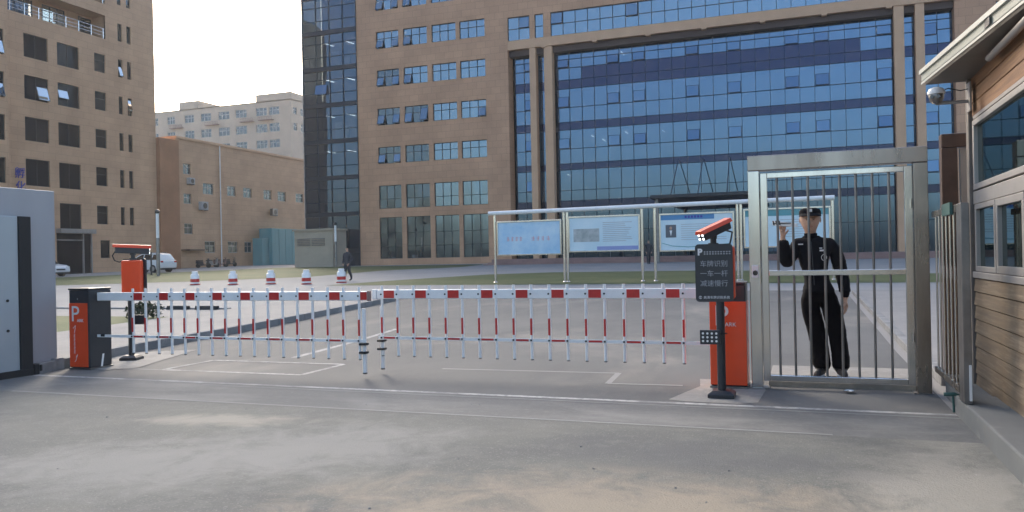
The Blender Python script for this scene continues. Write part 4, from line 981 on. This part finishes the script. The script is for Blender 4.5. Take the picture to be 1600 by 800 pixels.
# ------------------------------------------------------------------ timber guard booth
def booth():
    X = 1.5; y0, y1 = 1.0, 8.40
    t = thing('guard_booth', 'timber plank guard booth with overhanging pale roof edge', 'booth', (2.8, 5, 0))
    P = PX(X)
    m = MB(); Pm = lambda u, v, d: (X+d, u, v)
    m.box(X+.02, 4.2, y0, y1-.02, .02, .125); m.build('base', K['steeld'], t)
    # planks
    m = MB(); z = .13; k = 0; rr = random.Random(2)
    while z < 1.08:
        h = .125
        m.hexa([(X-.012, y0, z), (X+.05, y0, z), (X+.05, y1, z), (X-.012, y1, z), (X, y0, z+h-.007), (X+.05, y0, z+h-.007), (X+.05, y1, z+h-.007), (X, y1, z+h-.007)]); z += h
    m.build('plank_wall', K['wood'], t, bevel=.005)
    m = MB(); z = 2.60
    while z < 2.95:
        m.box(X, X+.05, y0, y1, z, z+.118); z += .125
    m.build('upper_planks', K['woodw'], t, bevel=.005)
    m = MB(); m.box(X+.05, 4.2, y1-.05, y1, .13, 2.95); m.box(X+.055, 4.2, y0, y0+.05, .13, 2.95); m.box(4.1, 4.2, y0+.06, y1-.06, .13, 2.95); m.box(X+.056, 4.09, y0+.06, y1-.06, .126, .16)
    m.build('wall', K['wood'], t)
    m = MB(); m.box(X-.004, X+.06, y0, y1-.10, 1.80, 1.915); m.box(X-.02, X+.06, y0, y1-.1, 1.13, 1.185); m.build('sill', K['alu'], t, bevel=.004)
    m = MB(); m.box(X-.03, X+.05, y1-.095, y1+.02, .12, 2.97); m.build('corner_post', K['postb'], t, bevel=.006)
    # upper and lower windows
    def win(a, b, c, d, e, gl):
        m = MB(); m.box(X-.006, X+.05, a, b, c, c+e); m.box(X-.006, X+.05, a, b, d-e, d); m.box(X-.006, X+.05, a, a+e, c+e, d-e); m.box(X-.006, X+.05, b-e, b, c+e, d-e)
        w_ = m.build('window', K['alu'], t, bevel=.004)
        m = MB(); m.quad((X+.028, a+e, c+e), (X+.028, b-e, c+e), (X+.028, b-e, d-e), (X+.028, a+e, d-e)); m.build('pane', gl, w_, recalc=False)
    GB = glass('booth_glass', (.26, .31, .31), .35, dark=(.03, .035, .035), refl=.16)
    win(5.2, 8.27, 1.93, 2.56, .05, GB); win(2.0, 5.15, 1.93, 2.56, .05, GB)
    win(7.45, 8.24, 1.19, 1.795, .045, GB); win(6.55, 7.42, 1.19, 1.795, .06, GB); win(5.0, 6.5, 1.19, 1.795, .05, GB)
    m = MB(); m.box(X+.5, X+2.4, 5.6, 7.8, .16, .95); m.build('desk', K['dark'], t)
    m = MB(); m.box(X+.056, 4.09, y0+.06, y1-.06, 2.9, 2.948); m.build('ceiling', K['alu'], t)
    # roof with fascia; its edge runs slightly askew to the wall
    def ex(y): return 1.15+(8.33-y)*.105
    ys, ye = .5, 8.42
    m = MB(); m.hexa([(ex(ys), ys, 2.955), (4.6, ys, 2.955), (4.6, ye, 2.955), (ex(ye), ye, 2.955), (ex(ys), ys, 2.99), (4.6, ys, 2.99), (4.6, ye, 2.99), (ex(ye), ye, 2.99)]); rf = m.build('soffit', K['soff'], t)
    m = MB(); m.hexa([(ex(ys)-.03, ys, 2.992), (4.6, ys, 2.992), (4.6, ye+.03, 2.992), (ex(ye)-.03, ye+.03, 2.992), (ex(ys)-.03, ys, 3.10), (4.6, ys, 3.4), (4.6, ye+.03, 3.4), (ex(ye)-.03, ye+.03, 3.10)]); r2 = m.build('roof', K['fascia'], t, bevel=.006)
    m = MB()
    for dz0, dz1, o_ in ((2.965, 2.985, .034), (3.06, 3.098, .05)):
        m.hexa([(ex(ys)-o_, ys, dz0), (ex(ys)-.0305, ys, dz0), (ex(ye)-.0305, ye+.03, dz0), (ex(ye)-o_, ye+.03, dz0), (ex(ys)-o_, ys, dz1), (ex(ys)-.0305, ys, dz1), (ex(ye)-.0305, ye+.03, dz1), (ex(ye)-o_, ye+.03, dz1)])
    m.build('fascia_trim', K['fasciat'], r2)
    m = MB(); m.box(ex(6.6)-.036, ex(6.6)-.031, 6.5, 6.66, 3.0, 3.055); m.build('fascia_patch', K['steeld'], r2)
    m = MB(); m.tube((1.43, 4.6, 2.90), (1.43, 7.2, 2.90), .028, 12); m.build('tube_lamp', K['alu'], t, smooth=True)
    m = MB(); m.box(X-.01, X+.0, 4, 8.2, 2.565, 2.595); m.build('head_trim', K['alu'], t)
booth()
# plinth the booth and fence stand on
m = MB(); m.box(1.2, 4.5, -2, 7.55, -.05, .168); m.box(1.26, 4.5, 7.552, 8.45, -.05, .150)
tag(m.build('concrete_plinth', K['plinth'], at=(1.2, 7.0, 0), bevel=.015), 'rough grey concrete plinth carrying the timber booth', 'plinth')
m = MB(); m.path([(1.12, 7.60, .16), (1.20, 7.60, .165), (1.235, 7.60, .15)], .016, 10); m.tube((1.19, 7.60, .16), (1.195, 7.60, .01), .010, 8); 
tag(m.build('drain_pipe', K['green'], at=(1.2, 7.6, 0), smooth=True), 'short green pipe bent over the corner of the concrete plinth', 'pipe')

# cctv on the booth corner
t = thing('security_camera', 'white dome security camera on a bracket arm under the booth eave', 'camera', (1.47, 8.3, 2.74))
m = MB(); m.tube((1.19, 8.2, 2.735), (1.47, 8.2, 2.735), .016, 10); m.box(1.455, 1.469, 8.12, 8.28, 2.64, 2.9); m.build('bracket', K['alu'], t, smooth=True)
c = (1.195, 8.18, 2.80)
m = MB(); m.lathe([(.0, -.075), (.035, -.068), (.058, -.04), (.066, 0), (.06, .03), (.0, .03)], c, 20); hd = m.build('ball', K['steeld'], t, smooth=True)
m = MB(); m.lathe([(.074, .015), (.076, .035), (.06, .065), (.03, .078), (0, .08)], c, 20); m.build('cap', K['white'], t, smooth=True)
m = MB()
for s in (-.026, .026): m.tube((c[0]+s-.02, c[1]-.066, c[2]-.012), (c[0]+s, c[1]-.03, c[2]-.012), .017, 14)
m.build('lens', K['lens'], hd, smooth=True)
m = MB(); m.path([(1.22, 8.2, 2.84), (1.3, 8.22, 2.87), (1.4, 8.22, 2.84), (1.47, 8.2, 2.85)], .005, 6); m.build('cable', K['rubber'], t)

# ------------------------------------------------------------------ left gate pillar with metal door
t = thing('gate_pillar', 'pale grey rendered gate pillar wall at the frame edge', 'pillar', (-9.9, 7, 0))
m = MB(); m.box(-10.6, -9.5, 4.0, 8.0, 0, 2.42); m.build('wall', K['greyp'], t, bevel=.01)
m = MB(); m.box(-10.6, -9.44, 7.9, 8.06, 0, .16); m.build('foot', K['kerb'], t, bevel=.01)
t = thing('metal_cabinet', 'grey metal cabinet with dark edge in front of the gate pillar', 'cabinet', (-9.4, 6.6, 0))
m = MB(); m.box(-9.498, -9.38, 4.5, 7.36, .03, 2.05); m.build('body', K['greyd'], t, bevel=.01)
m = MB(); m.box(-9.498, -9.36, 7.362, 7.53, .03, 2.05); m.box(-9.498, -9.35, 4.5, 7.53, 0, .09); m.build('edge_frame', K['rubber'], t, bevel=.008)
m = MB()
for z in (.6, .98): m.tube((-9.381, 7.2, z), (-9.37, 7.2, z), .018, 10)
m.build('bolt', K['rubber'], t)
m = MB(); m.box(-9.42, -9.34, 7.535, 7.60, 0, .14); m.tube((-9.36, 7.63, .04), (-9.36, 7.63, .12), .02, 10); m.build('roller', K['rubber'], t, bevel=.006)

# ------------------------------------------------------------------ people
def skinned(name, chains, mats, pick, parent, sub=2):
    """one continuous body grown over a joint skeleton; chains share joints by name"""
    idx = {}; vs = []; es = []; rad = []
    for ch in chains:
        prev = None
        for key, p, r in ch:
            if key in idx: i = idx[key]
            else: i = len(vs); idx[key] = i; vs.append(p); rad.append(r if isinstance(r, tuple) else (r, r))
            if prev is not None: es.append((prev, i))
            prev = i
    me = bpy.data.meshes.new('sk'); me.from_pydata(vs, es, [])
    o = bpy.data.objects.new('sk', me); C.objects.link(o)
    md = o.modifiers.new('s', 'SKIN'); md.use_smooth_shade = True; md.branch_smoothing = .3
    for i, r in enumerate(rad): me.skin_vertices[0].data[i].radius = r
    me.skin_vertices[0].data[idx['pelvis']].use_root = True
    sb = o.modifiers.new('u', 'SUBSURF'); sb.levels = sub; sb.render_levels = sub
    dg = bpy.context.evaluated_depsgraph_get(); out = bpy.data.meshes.new_from_object(o.evaluated_get(dg))
    bpy.data.objects.remove(o)
    out.materials.clear()
    for m in mats: out.materials.append(m)
    for f in out.polygons:
        f.material_index = pick(f.center); f.use_smooth = True
    out.name = name
    ob = bpy.data.objects.new(name, out); C.objects.link(ob); ob.parent = parent
    return ob

def hand_chains(tag_, wrist, palm, fdir, side, thumb, curl):
    """palm plus five unequal fingers; fdir = finger direction, side = across the palm towards the thumb, curl = bending direction"""
    fdir, side, curl = Vector(fdir).normalized(), Vector(side).normalized(), Vector(curl).normalized()
    W_, Pm = Vector(wrist), Vector(palm)
    ch = [[(tag_+'wrist', W_, (.026, .021)), (tag_+'palm', Pm, (.034, .019)), (tag_+'palm2', Pm+fdir*.03, (.034, .016))]]
    for k, (off, ln) in enumerate(((.028, .068), (.010, .078), (-.009, .072), (-.027, .056))):
        b = Pm+fdir*.045+side*off
        c1 = b+fdir*ln*.42+curl*ln*.10; c2 = c1+fdir*ln*.26+curl*ln*.26; c3 = c2+fdir*ln*.05+curl*ln*.3
        ch.append([(tag_+'palm2', None, None), (tag_+'k%d' % k, b, .0098), (tag_+'a%d' % k, c1, .0092), (tag_+'b%d' % k, c2, .0085), (tag_+'c%d' % k, c3, .0072)])
    th = Vector(thumb).normalized()
    b = Pm-fdir*.005+side*.03
    ch.append([(tag_+'palm', None, None), (tag_+'t0', b, .0125), (tag_+'t1', b+th*.033, .011), (tag_+'t2', b+th*.055+curl*.012, .0088)])
    return ch

def guard():
    base = Vector((.13, 9.15, .085))
    q = MB(); q.box(-.34, 1.17, 8.69, 9.9, -.05, .06); tag(q.build('gate_threshold_pavement', K['apron'], bevel=.01), kind='structure')
    base.z = .062
    t = thing('person', 'security guard in black uniform and black cap behind the gate bars, one hand raised', 'person', base)
    ch = [[('pelvis', (.04, .0, .90), (.205, .135)), ('hem', (.035, .0, .985), (.215, .14)), ('waist', (.012, .0, 1.12), (.195, .13)), ('chest', (-.01, .0, 1.31), (.205, .135)), ('neckb', (-.025, .012, 1.46), (.075, .075)), ('neck', (-.028, .012, 1.515), (.048, .052)),
           ('jaw', (-.03, -.045, 1.585), (.070, .070)), ('face', (-.03, -.014, 1.655), (.102, .116)), ('skull', (-.03, .0, 1.74), (.105, .122)), ('top', (-.03, .005, 1.80), (.06, .07))],
          # viewer-left arm, raised
          [('chest', None, None), ('shl', (-.17, .0, 1.42), (.080, .078)), ('uarml', (-.215, -.05, 1.32), (.072, .068)), ('elbl', (-.285, -.09, 1.21), (.066, .064)), ('farml', (-.295, -.13, 1.33), (.062, .058)), ('cuffl', (-.305, -.165, 1.44), (.056, .05)), ('lwrist', (-.308, -.178, 1.475), (.028, .023))],
          # viewer-right arm, hanging
          [('chest', None, None), ('shr', (.175, .005, 1.415), (.080, .078)), ('uarmr', (.235, .01, 1.28), (.070, .07)), ('elbr', (.272, .02, 1.12), (.064, .064)), ('farmr', (.295, -.02, .98), (.060, .058)), ('cuffr', (.302, -.055, .87), (.052, .05)), ('rwrist', (.302, -.068, .83), (.028, .023))],
          [('pelvis', None, None), ('hipl', (-.055, .0, .80), (.112, .12)), ('thl', (-.03, -.005, .66), (.11, .112)), ('knl', (.015, -.02, .47), (.098, .10)), ('cal', (.045, .0, .30), (.094, .096)), ('anl', (.06, -.005, .155), (.098, .10)), ('hml', (.06, -.01, .10), (.098, .10))],
          [('hml', None, None), ('hel', (.055, .0, .05), (.062, .055)), ('midl', (.03, -.10, .045), (.060, .046)), ('tol', (.0, -.21, .035), (.055, .038))],
          [('pelvis', None, None), ('hipr', (.14, .0, .80), (.112, .12)), ('thr', (.18, -.005, .66), (.11, .112)), ('knr', (.215, -.02, .47), (.098, .10)), ('car', (.24, .0, .30), (.094, .096)), ('anr', (.25, -.005, .155), (.098, .10)), ('hmr', (.25, -.01, .10), (.098, .10))],
          [('hmr', None, None), ('her', (.25, .0, .05), (.062, .055)), ('midr', (.262, -.10, .045), (.060, .046)), ('tor', (.278, -.21, .035), (.055, .038))]]
    ch += hand_chains('l', (-.308, -.178, 1.475), (-.31, -.19, 1.535), (.02, -.05, 1), (1, -.2, 0), (.55, -.5, .7), (.1, -1, .1))
    ch += hand_chains('r', (.302, -.068, .83), (.302, -.082, .765), (0, -.1, -1), (-.3, -1, 0), (-.3, -.8, -.6), (-1, .1, -.1))
    def pick(c):
        if c.z < .088: return 2
        if c.z > 1.512 and -.14 < c.x < .12: return 1
        if c.x < -.20 and c.z > 1.465: return 1
        if c.x > .268 and .66 < c.z < .845: return 1
        return 3 if c.z < .90 else 0
    body = skinned('body', ch, [K['cloth'], K['skin'], K['shoe'], K['trouser']], pick, t, sub=3)
    from mathutils import noise
    me = body.data; nrm = [v.normal.copy() for v in me.vertices]
    for v, n_ in zip(me.vertices, nrm):
        p = v.co.copy()
        hand = (p.x < -.20 and p.z > 1.455) or (p.x > .255 and .58 < p.z < .86)
        if p.z > 1.50 and -.16 < p.x < .15:
            if p.y < -.03:
                dx = p.x+.03
                nose = .030*math.exp(-(dx/.013)**2-((p.z-1.640)/.020)**2)+.014*math.exp(-(dx/.010)**2-((p.z-1.668)/.020)**2)
                sock = -.007*sum(math.exp(-((dx-e)/.016)**2-((p.z-1.676)/.011)**2) for e in (-.03, .03))
                chin = .012*math.exp(-(dx/.025)**2-((p.z-1.563)/.018)**2); lip = .006*math.exp(-(dx/.024)**2-((p.z-1.606)/.012)**2)
                v.co.y -= nose+sock+chin+lip
        elif not hand and p.z > .10:
            q = Vector((p.x*8, p.y*8, p.z*13))
            f = noise.noise(q)*.6+abs(noise.noise(q*1.9+Vector((3, 1, 7))))*.8-.3
            amp = .007+.008*math.exp(-((p.z-.47)/.10)**2)+.007*math.exp(-((p.z-.2)/.07)**2)+.008*math.exp(-((p.z-1.2)/.09)**2)*(abs(p.x) > .2)
            jk = .010 if p.z > .905 else 0
            v.co += n_*(f*amp+jk)
    me.update()
    WLOC[t.name] = Vector(); kw = dict(local=True)
    # cap, face and uniform details are laid on the grown surface
    from mathutils.bvhtree import BVHTree
    bv = BVHTree.FromPolygons([v.co[:] for v in body.data.vertices], [list(p.vertices) for p in body.data.polygons])
    def fy(x, z):
        h = bv.ray_cast(Vector((x, -1, z)), Vector((0, 1, 0)))
        return h[0].y if h[0] is not None else -.1
    hv = [v.co for v in body.data.vertices if v.co.z > 1.71]
    cx = sum(v.x for v in hv)/len(hv); rx = max(abs(v.x-cx) for v in hv)+.006
    y0, y1 = min(v.y for v in hv), max(v.y for v in hv); cy = (y0+y1)/2; ry = (y1-y0)/2+.007
    cz = 1.722; hz_ = max(v.z for v in hv)-cz+.012
    m = MB(); m.lathe([(.98, 0), (1.02, .25), (1.0, .55), (.86, .82), (.55, .96), (.0, 1)], (0, 0, 0), 24)
    m.v = [(cx+x*rx, cy+y*ry, cz+z*hz_) for x, y, z in m.v]; cp = m.build('cap', K['cloth'], t, smooth=True, **kw); WLOC[cp.name] = Vector()
    n = 14; an = [R(-78+156*i/n) for i in range(n+1)]
    pa = [(cx+rx*.99*math.sin(q), cy-ry*.99*math.cos(q), cz+.018) for q in an]
    pb = [(cx+rx*1.04*math.sin(q), cy-ry*1.04*math.cos(q)-.075*math.cos(q)**.7, cz-.012) for q in an]
    m = MB(); m.add(pa+pb, [(i, i+1, n+2+i, n+1+i) for i in range(n)]); m.add([(x, y, z+.007) for x, y, z in pa+pb], [(i, n+1+i, n+2+i, i+1) for i in range(n)]); m.build('visor', K['cloth'], cp, recalc=False, **kw)
    m = MB(); m.box(cx-.02, cx+.02, cy-ry*1.04-.004, cy-ry*.95, cz+.036, cz+.068); m.build('emblem', K['wpatch'], cp, **kw)
    m = MB(); m.lathe([(.80, -.075), (1.0, -.03), (1.01, .0), (.7, .01), (0, .02)], (0, 0, 0), 20); m.v = [(cx+x*rx*.97, cy+.022+y*ry*.92, cz+z) for x, y, z in m.v]; m.build('hair', K['hair'], t, smooth=True, **kw)
    for s in (-1, 1):
        ey = fy(cx+s*.03, 1.676)
        m = MB(); m.lathe([(0, -.007), (.008, -.004), (.0095, 0), (.008, .004), (0, .007)], (0, 0, 0), 10); m.v = [(cx+s*.03+x*1.4, ey+y*.4, 1.676+z*.7) for x, y, z in m.v]; m.build('eye', K['lens'], t, smooth=True, **kw)
        m = MB(); m.path([(cx+s*q, fy(cx+s*q, 1.692)-.001, 1.692) for q in (.015, .031, .046)], .0035, 6); m.build('eyebrow', K['hair'], t, **kw)
        m = MB(); m.lathe([(0, -.03), (.012, -.02), (.016, .005), (.012, .025), (0, .03)], (0, 0, 0), 10); m.v = [(cx+s*(rx-.006)+x*.5, cy+.01+y, 1.672+z) for x, y, z in m.v]; m.build('ear', K['skin'], t, smooth=True, **kw)
    m = MB(); m.path([(cx+q, fy(cx+q, 1.604)-.0005, 1.604) for q in (-.022, 0, .022)], .004, 6); m.build('mouth', mat('lips', (.36, .14, .11), .5), t, **kw)
    m = MB(); m.lathe([(.062, 1.485), (.064, 1.53), (.057, 1.535), (.054, 1.50)], (0, 0, 0), 18); m.v = [(-.027+x*1.05, .004+y*1.1, z) for x, y, z in m.v]; m.build('collar', K['cloth'], t, smooth=True, **kw)
    def patch_(n, x, z, w_, h_):
        y = min(fy(x-w_/2, z), fy(x+w_/2, z), fy(x, z)); q = MB(); q.box(x-w_/2, x+w_/2, y-.004, y+.01, z-h_/2, z+h_/2); q.build(n, K['wpatch'], t, bevel=.002, **kw)
    patch_('name_badge', .085, 1.345, .055, .018); patch_('collar_bar', -.13, 1.415, .05, .012); patch_('badge', .07, 1.37, .03, .010)
    q = MB(); q.path([(.10+.026*math.cos(a*.4), fy(.10+.026*math.cos(a*.4), 1.27+.032*math.sin(a*.4))-.002, 1.27+.032*math.sin(a*.4)) for a in range(17)], .003, 6); q.build('badge_outline', K['wpatch'], t, **kw)
    q = MB(); q.path([(.0-.025*(z-.95)/.5, fy(.0-.025*(z-.95)/.5, z)-.001, z) for z in (.98, 1.05, 1.12, 1.2, 1.28, 1.36, 1.44)], .004, 6); q.build('zip', K['frame'], t, **kw)
    # soles
    for x, y in ((.028, -.105), (.263, -.105)):
        q = MB(); q.lathe([(.0, 0), (.9, 0), (1, .15), (1, .9), (.92, 1), (0, 1)], (0, 0, 0), 20); q.v = [(x+a*.056, y+b*.15, .002+c*.024) for a, b, c in q.v]; q.build('shoe_sole', K['wpatch'], t, smooth=True, **kw)
    # folded black and silver paper held in the raised hand
    hp = (-.28, -.235, 1.64)
    p = thing('folded_paper', 'black and silver folded paper held in the raised hand of the guard', 'paper', base+Vector(hp)); WLOC[p.name] = Vector()
    q = MB(); q.hexa([(-.13, -.02, -.02), (.13, -.02, -.045), (.13, .01, -.045), (-.13, .01, -.02), (-.13, -.015, .035), (.12, -.015, -.005), (.12, .006, -.005), (-.13, .006, .035)]); q.build('sheet', K['white'], p, bevel=.004, **kw)
    q = MB()
    for k in range(3): q.hexa([(-.12+k*.03, -.0235, -.015), (-.105+k*.03, -.0235, -.018), (-.105+k*.03, -.0205, -.018), (-.12+k*.03, -.0205, -.015), (-.13+k*.03, -.0185, .03), (-.115+k*.03, -.0185, .03), (-.115+k*.03, -.0155, .03), (-.13+k*.03, -.0155, .03)])
    q.box(-.125, .06, -.024, -.0215, -.005, .006)
    q.build('print', K['frame'], p, **kw)
guard()

def walker(label, x, y, rz, pock=True):
    z = gz(y); t = thing('person', label, 'person', (x, y, z), rz)
    ch = [[('pelvis', (0, 0, .93), (.16, .115)), ('waist', (0, 0, 1.08), (.165, .12)), ('chest', (0, 0, 1.28), (.19, .13)), ('neckb', (0, .01, 1.43), (.085, .08)), ('neck', (0, 0, 1.49), .052), ('jaw', (0, -.015, 1.55), .062), ('face', (0, -.005, 1.61), (.072, .085)), ('top', (0, 0, 1.69), (.06, .07))],
          [('face', None, None), ('nose', (0, -.1, 1.6), .016)]]
    for s, st in ((-1, -.16), (1, .16)):
        k = 'l' if s < 0 else 'r'
        arm = [('chest', None, None), ('sh'+k, (.19*s, 0, 1.38), .075), ('ua'+k, (.26*s, .02, 1.24), .065), ('el'+k, (.31*s, .05, 1.08), .06), ('fa'+k, (.26*s, -.05, .95), .055), (k+'wrist', (.2*s, -.1, .88), .035)]
        ch.append(arm)
        ch += hand_chains(k, (.2*s, -.1, .88), (.185*s, -.12, .84), (-.2*s, -.3, -1), (-.4*s, -1, 0), (-.3*s, -.8, -.4), (-1*s, .1, -.1))
        ch.append([('pelvis', None, None), ('hi'+k, (.085*s, 0, .85), .11), ('kn'+k, (.09*s, st*.35-.03, .48), .075), ('ca'+k, (.085*s, st*.8+.03, .28), .068), ('an'+k, (.08*s, st+.02, .1), .05)])
        ch.append([('an'+k, None, None), ('to'+k, (.09*s, st-.13, .035), (.042, .033))])
    def pick(c):
        if c.z < .08: return 2
        if c.z > 1.47 and abs(c.x) < .12: return 3 if (c.z > 1.645 or (c.y > .035 and c.z > 1.52)) else 1
        if c.z < .87 and c.z > .7 and abs(c.x) > .13 and c.y < -.09: return 1
        return 0
    return skinned('body', ch, [K['clothg'], K['skin'], K['shoe'], K['hair']], pick, t)
walker('person in dark coat with bent elbows walking past the traffic drums', -21.45, 34.7, R(-15))
walker('distant person in dark clothes seen in the gap between two notice boards', -10.0, 55.4, R(20))

# pebbles and litter on the forecourt
for k, (x, y, lab) in enumerate(((.42, 8.2, None),)): pass
rr = random.Random(9); m = MB()
for k in range(40):
    x, y = rr.uniform(-7, 1.1), rr.uniform(3.2, 7.3); s = rr.uniform(.003, .009)
    m.hexa([(x-s, y-s, .004), (x+s*.8, y-s, .004), (x+s, y+s, .004), (x-s*.7, y+s*.8, .004), (x-s*.5, y-s*.6, .004+s), (x+s*.5, y-s*.5, .004+s*.8), (x+s*.6, y+s*.5, .004+s), (x-s*.4, y+s*.5, .004+s*.7)])
tag(m.build('gravel', K['kerb']), 'scattered dark grit on the forecourt concrete', 'grit', kind='stuff')
